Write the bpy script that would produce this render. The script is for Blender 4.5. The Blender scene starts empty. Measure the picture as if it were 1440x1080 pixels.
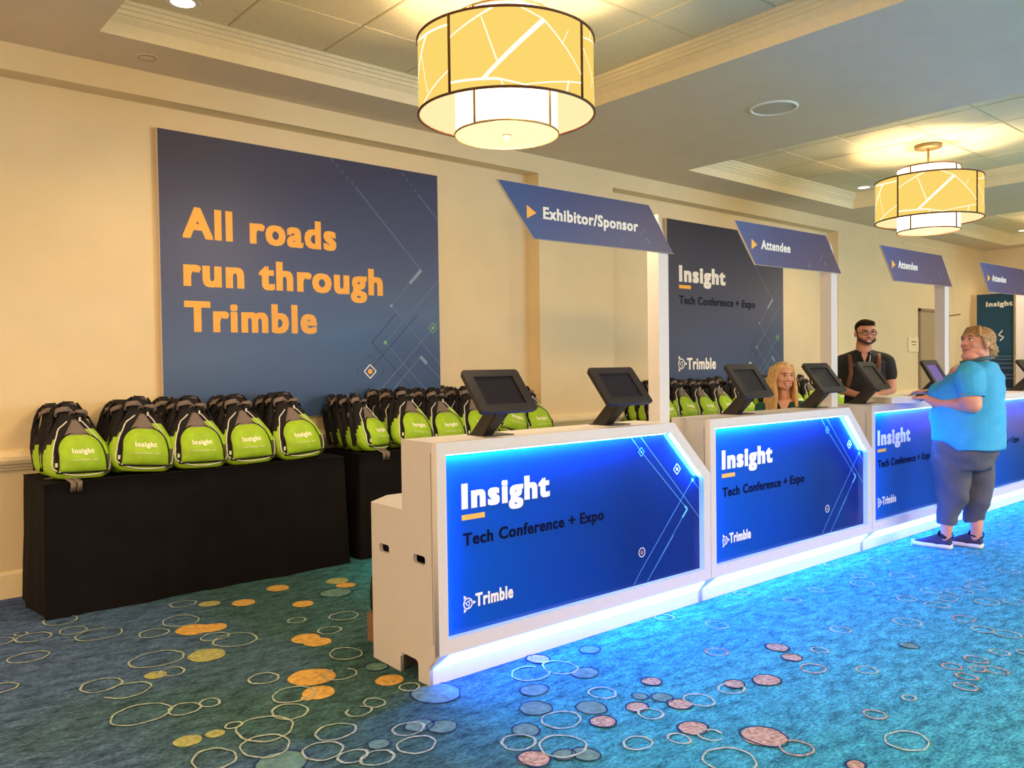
import bpy, bmesh, math, random
from math import sin, cos, pi, radians as rad
from mathutils import Vector, Matrix, Euler
random.seed(7)
S = bpy.context.scene
COL = S.collection

# ------------------------------------------------------------------ camera
cam_d = bpy.data.cameras.new('camera'); cam = bpy.data.objects.new('camera', cam_d); COL.objects.link(cam)
cam_d.sensor_width = 36; cam_d.lens = 1141.98 / 1440 * 36; cam_d.clip_end = 200; cam_d.clip_start = .05
_a, _p, _r = rad(49.3221), rad(-1.3555), rad(-.7912)
_d = Vector((cos(_a)*cos(_p), sin(_a)*cos(_p), sin(_p))); _rt = Vector((sin(_a), -cos(_a), 0)); _up = _rt.cross(_d)
_x = _rt*cos(_r) + _up*sin(_r); _y = -_rt*sin(_r) + _up*cos(_r)
cam.matrix_world = Matrix(((_x.x, _y.x, -_d.x, -2.0013), (_x.y, _y.y, -_d.y, -2.8298), (_x.z, _y.z, -_d.z, 1.3999), (0, 0, 0, 1)))
S.camera = cam

# ------------------------------------------------------------------ world, lights, exposure
S.view_settings.view_transform = 'Standard'
try: S.view_settings.look = 'None'
except Exception: pass
S.view_settings.gamma = 1.0; S.view_settings.use_curve_mapping = False
S.view_settings.exposure = 0.0
w = bpy.data.worlds.new('world'); S.world = w; w.use_nodes = True
w.node_tree.nodes['Background'].inputs[0].default_value = (1.0, .80, .58, 1)
w.node_tree.nodes['Background'].inputs[1].default_value = .95

def light(name, kind, loc, energy, color, size=.3, size_y=None, target=None, spot=None, blend=.6):
    l = bpy.data.lights.new(name, kind); l.energy = energy; l.color = color
    if kind == 'AREA':
        l.size = size
        if size_y: l.shape = 'RECTANGLE'; l.size_y = size_y
    elif kind == 'SPOT':
        l.spot_size = spot; l.spot_blend = blend; l.shadow_soft_size = size
    else: l.shadow_soft_size = size
    o = bpy.data.objects.new(name, l); COL.objects.link(o); o.location = loc
    if target is not None: o.rotation_euler = (Vector(target) - Vector(loc)).to_track_quat('-Z', 'Y').to_euler()
    return o
WARM = (1.0, .68, .34)
WARM2 = (1.0, .76, .48)
# general fill added behind and beside the camera, as assumed unseen rows of hall lamps
for x in (-4.0, .98, 6.57, 12.2):
    light('hall_fill', 'AREA', (x, -4.6, 2.95), 285, WARM, 1.6, 1.6, (x, -4.6, 0))
light('hall_fill', 'AREA', (-4.6, .66, 2.95), 125, WARM, 1.6, 1.6, (-4.6, .66, 0))
for x, e_ in ((-4.0, 130), (.98, 70), (6.57, 50)): light('hall_fill', 'POINT', (x, -4.6, 2.9), e_, WARM, .4)
light('hall_fill', 'POINT', (-4.6, .66, 2.9), 120, WARM, .4)
light('cool_fill', 'AREA', (6.5, -6.8, 1.7), 330, (.40, .68, 1.0), 4.5, 2.2, (5.2, -1.0, .8))  # added cool fill toward the right-hand floor; no window known there
LAMPS = ((.985, .66, 0), (6.57, .66, rad(-24)), (12.2, .66, rad(10)))
for lx, ly, lr in LAMPS:
    light('lamp_glow', 'POINT', (lx, ly, 3.30), 7, (1.0, .80, .42), .10)
    for k in range(3): light('lamp_bulb', 'POINT', (lx+.39*cos(lr+.3+k*2.094), ly+.39*sin(lr+.3+k*2.094), 3.05), 27, (1.0, .78, .44), .04)
    light('lamp_glow', 'POINT', (lx, ly, 2.62), 78, WARM2, .14)

# ------------------------------------------------------------------ materials
MATS = {}
def mat(name, col, rough=.6, metal=0, noise=0, nscale=20, bump=0, bscale=60, emit=None, estr=0, spec=.5, sheen=0, alpha=1, coat=0):
    if name in MATS: return MATS[name]
    m = bpy.data.materials.new(name); m.use_nodes = True; nt = m.node_tree; b = nt.nodes['Principled BSDF']
    c = (*col, 1)
    b.inputs['Base Color'].default_value = c; b.inputs['Roughness'].default_value = rough; b.inputs['Metallic'].default_value = metal
    b.inputs['Specular IOR Level'].default_value = spec
    if sheen: b.inputs['Sheen Weight'].default_value = sheen
    if coat: b.inputs['Coat Weight'].default_value = coat; b.inputs['Coat Roughness'].default_value = .08
    if alpha < 1: b.inputs['Alpha'].default_value = alpha
    tc = nt.nodes.new('ShaderNodeTexCoord')
    n = nt.nodes.new('ShaderNodeTexNoise'); n.inputs['Scale'].default_value = nscale; n.inputs['Detail'].default_value = 4
    nt.links.new(tc.outputs['Object'], n.inputs['Vector'])
    r = nt.nodes.new('ShaderNodeValToRGB'); k = noise or .03
    r.color_ramp.elements[0].position = .3; r.color_ramp.elements[1].position = .7
    r.color_ramp.elements[0].color = tuple(min(1, v*(1-k)) for v in col) + (1,)
    r.color_ramp.elements[1].color = tuple(min(1, v*(1+k)) for v in col) + (1,)
    nt.links.new(n.outputs['Fac'], r.inputs['Fac']); nt.links.new(r.outputs['Color'], b.inputs['Base Color'])
    if bump:
        n2 = nt.nodes.new('ShaderNodeTexNoise'); n2.inputs['Scale'].default_value = bscale; n2.inputs['Detail'].default_value = 5
        nt.links.new(tc.outputs['Object'], n2.inputs['Vector'])
        bp = nt.nodes.new('ShaderNodeBump'); bp.inputs['Strength'].default_value = bump; bp.inputs['Distance'].default_value = .02
        nt.links.new(n2.outputs['Fac'], bp.inputs['Height']); nt.links.new(bp.outputs['Normal'], b.inputs['Normal'])
    if emit:
        b.inputs['Emission Color'].default_value = (*emit, 1); b.inputs['Emission Strength'].default_value = estr
    MATS[name] = m; return m
def emis(name, col, s=1):
    if name in MATS: return MATS[name]
    m = bpy.data.materials.new(name); m.use_nodes = True; nt = m.node_tree; nt.nodes.clear()
    e = nt.nodes.new('ShaderNodeEmission'); o = nt.nodes.new('ShaderNodeOutputMaterial')
    e.inputs[0].default_value = (*col, 1); e.inputs[1].default_value = s; nt.links.new(e.outputs[0], o.inputs[0])
    MATS[name] = m; return m
def gradient_mat(name, stops, axis, lo, hi, rough=.35, spec=.5, extra=None):
    """printed graphic: colour blend along an object axis (a print, not light)"""
    m = bpy.data.materials.new(name); m.use_nodes = True; nt = m.node_tree; b = nt.nodes['Principled BSDF']
    b.inputs['Roughness'].default_value = rough; b.inputs['Specular IOR Level'].default_value = spec
    tc = nt.nodes.new('ShaderNodeTexCoord'); sp = nt.nodes.new('ShaderNodeSeparateXYZ'); nt.links.new(tc.outputs['Object'], sp.inputs[0])
    mr = nt.nodes.new('ShaderNodeMapRange'); mr.inputs['From Min'].default_value = lo; mr.inputs['From Max'].default_value = hi
    nt.links.new(sp.outputs[axis], mr.inputs['Value'])
    val = mr.outputs['Result']
    if extra:
        ax2, lo2, hi2, wt = extra
        m2 = nt.nodes.new('ShaderNodeMapRange'); m2.inputs['From Min'].default_value = lo2; m2.inputs['From Max'].default_value = hi2
        nt.links.new(sp.outputs[ax2], m2.inputs['Value'])
        mx = nt.nodes.new('ShaderNodeMath'); mx.operation = 'MULTIPLY_ADD'; mx.inputs[1].default_value = wt
        nt.links.new(m2.outputs['Result'], mx.inputs[0]); nt.links.new(val, mx.inputs[2]); val = mx.outputs[0]
    r = nt.nodes.new('ShaderNodeValToRGB'); nt.links.new(val, r.inputs['Fac'])
    while len(r.color_ramp.elements) < len(stops): r.color_ramp.elements.new(.5)
    for e, (p, c) in zip(r.color_ramp.elements, stops): e.position = p; e.color = (*c, 1)
    nt.links.new(r.outputs['Color'], b.inputs['Base Color'])
    MATS[name] = m; return m

M_wall = mat('cream_wall_paint', (.76, .60, .365), .75, noise=.03, nscale=3, bump=.04, bscale=90)
M_ceil = mat('ceiling_paint', (.71, .575, .42), .8, noise=.03, nscale=4)
M_trim = mat('trim_paint', (.86, .70, .44), .55)
M_tile = mat('ceiling_tile_board', (.84, .70, .46), .9, noise=.05, nscale=60, bump=.1, bscale=160)
M_void = mat('plenum_black', (.03, .02, .015), .9)
M_white = mat('counter_white_laminate', (.60, .555, .55), .42, noise=.015)
M_slot = mat('counter_inside_dark', (.03, .022, .02), .8)
M_black = mat('powder_coated_black_metal', (.017, .013, .014), .45, spec=.4)
M_screen = mat('tablet_screen_glass', (.012, .009, .016), .3, spec=.3)
M_cloth = mat('black_tablecloth', (.0065, .005, .0065), .9, noise=.2, nscale=6, spec=.15)
M_lime = mat('lime_bag_fabric', (.31, .50, .013), .62, noise=.12, nscale=14, bump=.25, bscale=26)
M_bagblk = mat('black_bag_fabric', (.009, .007, .008), .8, spec=.3, noise=.25, nscale=20, bump=.3, bscale=30)
M_gray = mat('grey_bag_fabric', (.17, .125, .11), .75, noise=.12, nscale=25, bump=.2, bscale=40)
M_mesh = mat('olive_mesh_pocket', (.07, .09, .018), .8, noise=.5, nscale=260)
M_pipe = mat('white_piping', (.72, .68, .60), .5)
M_print = mat('white_print', (.86, .84, .62), .6)
M_bronze = mat('lamp_bronze', (.13, .042, .018), .45, metal=.3)
M_brass = mat('lamp_brass', (.45, .28, .12), .4, metal=.6)
M_orange = mat('orange_print', (.90, .40, .035), .5)
M_cream = mat('cream_print', (.82, .76, .70), .5)
M_navytext = mat('dark_navy_print', (.004, .006, .035), .9, spec=.05)
M_line = mat('pale_blue_print', (.10, .15, .26), .5)
M_linedk = mat('dark_blue_print', (.012, .025, .06), .5)
M_linehi = mat('light_blue_print', (.22, .28, .42), .5)
M_green = mat('green_print', (.18, .42, .12), .5)
M_wht = mat('white_plastic', (.82, .80, .76), .4)
M_card = mat('brown_cardboard', (.20, .10, .055), .85, noise=.1, nscale=12)
M_panelside = mat('panel_edge_board', (.62, .50, .38), .6)

# ------------------------------------------------------------------ geometry helpers
class MB:
    def __init__(s): s.v = []; s.f = []; s.m = []
    def add(s, vs, fs, mi=0):
        o = len(s.v); s.v += [tuple(v) for v in vs]
        for f in fs: s.f.append(tuple(i+o for i in f)); s.m.append(mi)
    def box(s, x0, x1, y0, y1, z0, z1, mi=0, M=None):
        vs = [Vector((x, y, z)) for x in (x0, x1) for y in (y0, y1) for z in (z0, z1)]
        if M: vs = [M @ v for v in vs]
        s.add(vs, [(0, 1, 3, 2), (4, 6, 7, 5), (0, 4, 5, 1), (2, 3, 7, 6), (0, 2, 6, 4), (1, 5, 7, 3)], mi)
    def prism(s, poly, a0, a1, axis='x', mi=0):
        """poly in the two other axes, extruded along axis"""
        n = len(poly)
        def P(p, a): return {'x': (a, p[0], p[1]), 'y': (p[0], a, p[1]), 'z': (p[0], p[1], a)}[axis]
        vs = [P(p, a0) for p in poly] + [P(p, a1) for p in poly]
        s.add(vs, [tuple(range(n))[::-1], tuple(range(n, 2*n))] + [(i, (i+1) % n, n+(i+1) % n, n+i) for i in range(n)], mi)
    def tube(s, path, r, seg=6, closed=False, mi=0, flat=1.0):
        path = [Vector(p) for p in path]; n = len(path)
        rs = r if isinstance(r, (list, tuple)) else [r]*n
        rings = []; up = None
        for i, p in enumerate(path):
            a = path[i-1] if (i > 0 or closed) else p; b = path[(i+1) % n] if (i < n-1 or closed) else p
            t = (b-a); t = t.normalized() if t.length > 1e-9 else Vector((0, 0, 1))
            if up is None: up = Vector((0, 0, 1)) if abs(t.z) < .9 else Vector((0, 1, 0))
            u = (up - t*up.dot(t)); u = u.normalized() if u.length > 1e-6 else t.orthogonal().normalized(); w_ = t.cross(u); up = u
            rings.append([p + (u*cos(2*pi*k/seg)*flat + w_*sin(2*pi*k/seg))*rs[i] for k in range(seg)])
        vs = [v for rg in rings for v in rg]; fs = []
        for i in range(n if closed else n-1):
            j = (i+1) % n
            for k in range(seg): fs.append((i*seg+k, i*seg+(k+1) % seg, j*seg+(k+1) % seg, j*seg+k))
        if not closed: fs += [tuple(range(seg))[::-1], tuple((n-1)*seg+k for k in range(seg))]
        s.add(vs, fs, mi)
    def lathe(s, prof, seg=32, c=(0, 0, 0), mi=0, closed=False):
        n = len(prof); vs = []
        for k in range(seg):
            a = 2*pi*k/seg
            for r, z in prof: vs.append((c[0]+r*cos(a), c[1]+r*sin(a), c[2]+z))
        fs = []
        for k in range(seg):
            j = (k+1) % seg
            for i in range(n if closed else n-1):
                i2 = (i+1) % n
                fs.append((k*n+i, j*n+i, j*n+i2, k*n+i2))
        s.add(vs, fs, mi)
    def sphere(s, c, r, seg=12, rings=8, M=None, mi=0):
        """ellipsoid; r tuple; M extra rotation about centre"""
        c = Vector(c); r = r if isinstance(r, (tuple, list)) else (r, r, r); vs = [Vector((0, 0, r[2]))]
        for i in range(1, rings):
            t = pi*i/rings
            for k in range(seg):
                a = 2*pi*k/seg; vs.append(Vector((r[0]*sin(t)*cos(a), r[1]*sin(t)*sin(a), r[2]*cos(t))))
        vs.append(Vector((0, 0, -r[2]))); fs = []
        for k in range(seg): fs.append((0, 1+k, 1+(k+1) % seg))
        for i in range(rings-2):
            for k in range(seg):
                a = 1+i*seg+k; b = 1+i*seg+(k+1) % seg; fs.append((a, a+seg, b+seg, b))
        L = len(vs)-1
        for k in range(seg): fs.append((L, 1+(rings-2)*seg+(k+1) % seg, 1+(rings-2)*seg+k))
        if M: vs = [M @ v for v in vs]
        s.add([v+c for v in vs], fs, mi)
    def capsule(s, p0, p1, r0, r1, seg=14, mi=0, sy=1.0):
        p0 = Vector(p0); p1 = Vector(p1); d = p1-p0; q = d.to_track_quat('Z', 'Y').to_matrix() if d.length > 1e-6 else Matrix.Identity(3)
        prof = []
        for i in range(5): t = pi/2*(1-i/4); prof.append((r0*cos(t), -r0*sin(t)))
        for i in range(5): t = pi/2*i/4; prof.append((r1*cos(t), d.length+r1*sin(t)))
        vs = []; n = len(prof)
        for r, z in prof:
            for k in range(seg): a = 2*pi*k/seg; vs.append(p0 + q @ Vector((max(r, 1e-5)*cos(a), max(r, 1e-5)*sin(a)*sy, z)))
        fs = [tuple(range(seg))[::-1], tuple((n-1)*seg+k for k in range(seg))]
        for i in range(n-1):
            for k in range(seg): fs.append((i*seg+k, i*seg+(k+1) % seg, (i+1)*seg+(k+1) % seg, (i+1)*seg+k))
        s.add(vs, fs, mi)
    def loft(s, rings, mi=0, cap=True):
        n = len(rings[0]); vs = [v for r in rings for v in r]; fs = []
        for i in range(len(rings)-1):
            for k in range(n): fs.append((i*n+k, i*n+(k+1) % n, (i+1)*n+(k+1) % n, (i+1)*n+k))
        if cap: fs += [tuple(range(n))[::-1], tuple((len(rings)-1)*n+k for k in range(n))]
        s.add(vs, fs, mi)
    def mesh(s, name):
        me = bpy.data.meshes.new(name); me.from_pydata(s.v, [], s.f); me.update()
        if max(s.m, default=0) > 0: me.polygons.foreach_set('material_index', s.m)
        return me
def link(name, me, mats, parent=None, smooth=False, loc=None, rz=None, bevel=0):
    if isinstance(me, MB): me = me.mesh(name)
    if not isinstance(mats, (list, tuple)): mats = [mats]
    if not me.materials:
        for m in mats: me.materials.append(m)
    bm = bmesh.new(); bm.from_mesh(me)
    if bevel:
        es = [e for e in bm.edges if len(e.link_faces) == 2 and e.calc_face_angle(0) > rad(40)]
        bmesh.ops.bevel(bm, geom=es, offset=bevel, segments=2, profile=.5, affect='EDGES', clamp_overlap=True)
    bmesh.ops.recalc_face_normals(bm, faces=bm.faces); bm.to_mesh(me); bm.free()
    if smooth:
        me.polygons.foreach_set('use_smooth', [True]*len(me.polygons))
    o = bpy.data.objects.new(name, me); COL.objects.link(o)
    if parent: o.parent = parent
    if loc: o.location = loc
    if rz: o.rotation_euler = (0, 0, rz)
    return o
def flatcopy(name, me, parent=None, loc=(0, 0, 0)):
    o = bpy.data.objects.new(name, me); COL.objects.link(o); o.parent = parent; o.location = loc; return o
def thing(name, label, cat, loc=(0, 0, 0), rz=0, group=None):
    o = bpy.data.objects.new(name, None); COL.objects.link(o); o.location = loc; o.rotation_euler = (0, 0, rz)
    o.empty_display_size = .1
    o['label'] = label; o['category'] = cat
    if group: o['group'] = group
    return o
def tag(o, label, cat, group=None):
    o['label'] = label; o['category'] = cat
    if group: o['group'] = group
    return o
def struct(o): o['kind'] = 'structure'; return o
def stuff(o): o['kind'] = 'stuff'; return o
def plate(name, outer, holes, t):
    """flat board with holes: outline in xz, front face at y=0, thickness t toward +y"""
    cu = bpy.data.curves.new(name, 'CURVE'); cu.dimensions = '2D'; cu.fill_mode = 'BOTH'; cu.extrude = t/2
    for poly in [outer]+holes:
        sp = cu.splines.new('POLY'); sp.points.add(len(poly)-1); sp.use_cyclic_u = True
        for p, q in zip(sp.points, poly): p.co = (q[0], q[1], 0, 1)
    o = bpy.data.objects.new(name, cu); me = bpy.data.meshes.new_from_object(o)
    bpy.data.objects.remove(o); bpy.data.curves.remove(cu)
    me.transform(Matrix(((1, 0, 0, 0), (0, 0, -1, t/2), (0, 1, 0, 0), (0, 0, 0, 1)))); me.name = name
    return me
def text_mesh(s, x0, x1, z0, cap, bold=.03, y=0.0, t=.0012, shear=0):
    """lettering standing in the xz plane facing -y; cap = height of a capital; weight comes from overlaid copies"""
    cu = bpy.data.curves.new('lettering', 'FONT'); cu.body = s; cu.offset = .012; cu.extrude = .5; cu.size = 1; cu.resolution_u = 3; cu.space_character = 1+bold*4
    o = bpy.data.objects.new('t', cu); me = bpy.data.meshes.new_from_object(o); bpy.data.objects.remove(o)
    vs = [v.co.copy() for v in me.vertices]; fs = [tuple(p.vertices) for p in me.polygons]
    xs = [v.x for v in vs]; a, b = min(xs)-bold, max(xs)+bold; k = (x1-x0)/(b-a); h = cap/(.70+1.2*bold); V, F = [], []
    for n, (dx, dz) in enumerate(((-1, -.6), (1, -.6), (-1, .6), (1, .6), (0, 0))):
        o_ = len(V); V += [(x0+(v.x+dx*bold-a)*k, y-(v.z+.5)*t-n*.00003, z0+(v.y+dz*bold+.6*bold)*h) for v in vs]; F += [tuple(i+o_ for i in f) for f in fs]
    me = bpy.data.meshes.new('lettering'); me.from_pydata(V, [], F); me.update()
    return me
def line_strip(mb, pts, w_, y=0.0, t=.0008, mi=0):
    for a, b in zip(pts[:-1], pts[1:]):
        a = Vector((a[0], 0, a[1])); b = Vector((b[0], 0, b[1])); d = (b-a)
        if d.length < 1e-6: continue
        d.normalize(); n = Vector((-d.z, 0, d.x))*w_/2
        q = [a-n, b-n, b+n, a+n]; q = [(p.x, y, p.z) for p in q]; q2 = [(p[0], y-t, p[2]) for p in q]
        mb.add(q+q2, [(0, 1, 2, 3), (7, 6, 5, 4), (0, 4, 5, 1), (1, 5, 6, 2), (2, 6, 7, 3), (3, 7, 4, 0)], mi)
def poly_flat(mb, pts, y=0, t=.001, mi=0):
    mb.prism(pts, y, y-t, 'y', mi)
def logo_mark(mb, cx, cz, r, y=0, mi=0):
    """globe with three triangular points"""
    line_strip(mb, [(cx+r*.64*cos(2*pi*i/28), cz+r*.64*sin(2*pi*i/28)) for i in range(29)], r*.15, y, mi=mi)
    for k in range(3):
        a = 2*pi*k/3 + .6
        line_strip(mb, [(cx+r*q*cos(a+t), cz+r*q*sin(a+t)) for q, t in ((.60, 0), (.36, .35), (.22, 1.0))], r*.09, y, mi=mi)
    line_strip(mb, [(cx+r*.24*cos(2*pi*i/14), cz+r*.24*sin(2*pi*i/14)) for i in range(15)], r*.10, y, mi=mi)
    for a in (0, 2*pi/3, 4*pi/3):
        tip = (cx+1.25*r*cos(a), cz+1.25*r*sin(a))
        poly_flat(mb, [tip, (cx+.84*r*cos(a+.30), cz+.84*r*sin(a+.30)), (cx+.84*r*cos(a-.30), cz+.84*r*sin(a-.30))], y, mi=mi)

# ------------------------------------------------------------------ room shell
ZC, ZT, WY, FY = 3.372, 3.56, 3.0, 2.84
# carpet
def carpet_mat():
    m = bpy.data.materials.new('patterned_carpet'); m.use_nodes = True; nt = m.node_tree; b = nt.nodes['Principled BSDF']
    N = nt.nodes.new; Lk = nt.links.new
    tc = N('ShaderNodeTexCoord'); b.inputs['Roughness'].default_value = .95; b.inputs['Specular IOR Level'].default_value = .12
    mp = N('ShaderNodeMapping'); mp.inputs['Rotation'].default_value = (0, 0, rad(28)); mp.inputs['Scale'].default_value = (1, 2.2, 1); Lk(tc.outputs['Object'], mp.inputs['Vector'])
    big = N('ShaderNodeTexNoise'); big.inputs['Scale'].default_value = .55; big.inputs['Detail'].default_value = 3; Lk(tc.outputs['Object'], big.inputs['Vector'])
    sp = N('ShaderNodeSeparateXYZ'); Lk(tc.outputs['Object'], sp.inputs[0])
    # woven zones: slate blue at the far left, moss green in the middle band, teal with the LED glow painted in toward the right
    grad = N('ShaderNodeMath'); grad.operation = 'MULTIPLY_ADD'; grad.inputs[1].default_value = .26; grad.inputs[2].default_value = .24; Lk(sp.outputs['X'], grad.inputs[0])
    g15 = N('ShaderNodeMath'); g15.operation = 'MULTIPLY_ADD'; g15.inputs[1].default_value = -.05; Lk(sp.outputs['Y'], g15.inputs[0]); Lk(grad.outputs[0], g15.inputs[2])
    g2 = N('ShaderNodeMath'); g2.operation = 'MULTIPLY_ADD'; g2.inputs[1].default_value = .95; Lk(big.outputs['Fac'], g2.inputs[0]); Lk(g15.outputs[0], g2.inputs[2])
    g3 = N('ShaderNodeMath'); g3.operation = 'ADD'; g3.inputs[1].default_value = -.2; Lk(g2.outputs[0], g3.inputs[0])
    r = N('ShaderNodeValToRGB'); Lk(g3.outputs[0], r.inputs['Fac'])
    st = [(0, (.045, .092, .215)), (.18, (.041, .090, .180)), (.36, (.027, .076, .075)), (.55, (.026, .080, .085)), (.78, (.024, .195, .250)), (1, (.030, .215, .300))]
    while len(r.color_ramp.elements) < len(st): r.color_ramp.elements.new(.5)
    for e, (p, c) in zip(r.color_ramp.elements, st): e.position = p; e.color = (*c, 1)
    mid = N('ShaderNodeTexNoise'); mid.inputs['Scale'].default_value = 9; mid.inputs['Detail'].default_value = 9; mid.inputs['Roughness'].default_value = .75; Lk(mp.outputs[0], mid.inputs['Vector'])
    fine = N('ShaderNodeTexNoise'); fine.inputs['Scale'].default_value = 45; fine.inputs['Detail'].default_value = 5; fine.inputs['Roughness'].default_value = .8; Lk(mp.outputs[0], fine.inputs['Vector'])
    rr = N('ShaderNodeValToRGB'); Lk(mid.outputs['Fac'], rr.inputs['Fac']); rr.color_ramp.elements[0].position = .36; rr.color_ramp.elements[0].color = (.42, .44, .5, 1); rr.color_ramp.elements[1].position = .66; rr.color_ramp.elements[1].color = (1.8, 1.7, 1.75, 1)
    rf = N('ShaderNodeValToRGB'); Lk(fine.outputs['Fac'], rf.inputs['Fac']); rf.color_ramp.elements[0].position = .40; rf.color_ramp.elements[0].color = (.55, .6, .66, 1); rf.color_ramp.elements[1].position = .62; rf.color_ramp.elements[1].color = (2.1, 1.65, 1.5, 1)
    m1 = N('ShaderNodeMixRGB'); m1.blend_type = 'MULTIPLY'; m1.inputs[0].default_value = 1; Lk(r.outputs[0], m1.inputs[1]); Lk(rr.outputs[0], m1.inputs[2])
    m2 = N('ShaderNodeMixRGB'); m2.blend_type = 'MULTIPLY'; m2.inputs[0].default_value = 1; Lk(m1.outputs[0], m2.inputs[1]); Lk(rf.outputs[0], m2.inputs[2])
    Lk(m2.outputs[0], b.inputs['Base Color'])
    bp = N('ShaderNodeBump'); bp.inputs['Strength'].default_value = .35; bp.inputs['Distance'].default_value = .01; Lk(fine.outputs['Fac'], bp.inputs['Height']); Lk(bp.outputs[0], b.inputs['Normal'])
    return m
mb = MB(); mb.box(-7, 15.2, -9, 3.2, -.1, 0)
floor = struct(link('floor', mb, carpet_mat()))
RINGS = [(-0.37,2.1,.075),(-.99,2.26,.094),(-.98,2.01,.072),(-1.16,2.03,.085),(-.89,1.85,.113),(-.67,1.66,.076),(-.49,1.78,.106),(-.39,1.26,.113),(-.45,1.38,.07),(-.78,1.25,.123),(-1.24,1.71,.087),(-1.41,1.35,.066),(-1.07,1.08,.087),(-1.0,.94,.096),(-1.03,.64,.113),(-.88,.57,.065),(-.78,.56,.045),(-.78,1.03,.058),(-.01,1.34,.051),(.22,1.23,.082),(.04,1.06,.063),(-.5,.66,.069),(-.22,.47,.075),(-.07,.69,.085),(-.48,.4,.091),(-.71,.17,.116),(-.57,.25,.078),(-.77,.03,.096),(-.95,.06,.084),(-.79,.28,.032),(-.27,.09,.048),(-.36,.06,.052),(-.07,.13,.046),(-.52,-.04,.077),(-.63,-.15,.076),(-.57,-.26,.053),(-.51,-.33,.06),(-.35,-.34,.074),(-.3,-.21,.061),(-1.3,2.08,.062),(-1.2,2.14,.032),(2.21,-.03,.047),(2.3,-.31,.051),(1.5,-.01,.054),(1.6,-.28,.06),(2.59,-.3,.045),(3.09,-.32,.049),(2.93,-.42,.071),(3.58,-.22,.077),(3.24,-.06,.05),(3.3,-.5,.075),(2.8,-.75,.056),(3.06,-.78,.057),(2.97,-.91,.057),(2.8,-.92,.061),(3.17,-.9,.075),(3.33,-.93,.056),(3.46,-.88,.05),(3.9,-.93,.062),(3.9,-.4,.042),(4.17,-.45,.056),(4.28,-.56,.056),(4.2,-.11,.073),(2.0,-.76,.051),(2.37,-.94,.071),(2.53,-1.25,.054),(2.54,-1.36,.061),(3.18,-1.19,.059),(3.06,-1.09,.067),(2.32,-1.5,.029),(2.23,-1.43,.041),(1.64,-.84,.04),(1.56,-1.11,.048),(1.39,-1.37,.029),(1.0,-1.53,.082),(.4,-1.18,.096),(.51,-1.02,.048),(.4,-.96,.043),(.26,-.88,.056),(.5,-.48,.061),(.49,-.75,.052),(.74,-.8,.064),(.94,-.82,.059),(.19,-.55,.081),(.04,-.71,.091),(.42,-.11,.089),(.57,-.15,.085),(4.76,-.59,.058),(5.51,-.38,.051),(-.06,-.58,.066)]
ORING = [(2.64,-1.12,.06),(2.05,-1.39,.049),(1.88,-1.35,.043),(1.93,-1.44,.036),(1.97,-1.5,.046),(1.8,-1.44,.042),(1.68,-1.48,.045),(1.26,-.52,.055),(1.4,-.94,.058),(1.13,-1.35,.043),(.65,-1.29,.062)]
GOLD = [(.2,2.04,.072),(-.09,1.88,.069),(.16,1.61,.063),(.55,1.8,.06),(-.49,1.58,.092),(-.4,1.54,.072),(-.11,1.03,.075),(-.09,.94,.067),(-.33,.53,.103),(-.39,.35,.071),(-.45,.33,.029),(-.09,.26,.063)]
OLIVE = [(-.25,2.0,.06),(.56,1.93,.075),(-.58,1.14,.09),(-.97,.27,.05),(-.87,.26,.035),(-.85,1.04,.049)]
BLUE = [(.42,1.69,.097),(-.05,.44,.054),(-.02,0,.106),(-.45,-.24,.042),(-.78,-.13,.091),(-.25,-.21,.055),(-.19,-.28,.058),(.84,-.08,.052),(.19,-.4,.067),(.36,-.55,.063),(.61,-.27,.064),(.31,-.26,.061),(.59,-.61,.034),(.65,-.68,.045),(0,-.76,.042),(.06,-.81,.051),(.03,-.52,.054),(2.02,-1.1,.044)]
PINK = [(.57,0,.057),(.3,-.67,.052),(.75,-.54,.045),(.5,-.67,.046),(.65,-.77,.051),(.99,-.8,.046),(1.13,-.87,.062),(1.46,-.8,.048),(-.1,-.71,.059),(.69,-1.49,.034),(.65,-1.16,.083),(.51,-.94,.058),(1.53,-.68,.054)]
rc = random.Random(3)
for _ in range(150):                       # the pattern goes on beyond the frame
    x, y = rc.uniform(-6, 14), rc.uniform(-8, -1.7)
    RINGS.append((x, y, rc.uniform(.04, .1)))
for _ in range(60): (GOLD if rc.random() < .5 else BLUE).append((rc.uniform(-6, 14), rc.uniform(-8, -1.9), rc.uniform(.05, .09)))
for _ in range(60): RINGS.append((rc.uniform(5.5, 13.5), rc.uniform(-1.6, -.5), rc.uniform(.04, .07)))
def ring_band(mb, x, y, r, wf, z, mi=0, gap=0):
    n = 36; ph = rc.uniform(0, 6.28); ph2 = rc.uniform(0, 6.28); e = rc.uniform(.9, 1.1); vs = []
    for k in range(n+1):
        a = 2*pi*k/n*(1-gap)+ph2; wob = 1+.03*sin(3*a+ph)+.02*sin(7*a+ph2); w_ = wf*(.75+.45*sin(a*1.0+ph)**2)
        for q in (r*wob+w_/2, r*wob-w_/2): vs.append((x+q*cos(a)*e, y+q*sin(a)/e, z))
    mb.add(vs, [(2*k, 2*k+2, 2*k+3, 2*k+1) for k in range(n)], mi)
def disc_patch(mb, x, y, r, z, mi=0):
    n = 26; ph = rc.uniform(0, 6.28); vs = [(x, y, z)]
    for k in range(n): a = 2*pi*k/n; w_ = 1+.035*sin(2*a+ph)+.02*sin(5*a); vs.append((x+r*w_*cos(a), y+r*w_*sin(a), z))
    mb.add(vs, [(0, k+1, (k+1) % n+1) for k in range(n)], mi)
M_cr = mat('carpet_cream_yarn', (.29, .35, .29), .95, noise=.35, nscale=60, spec=.1)
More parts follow.
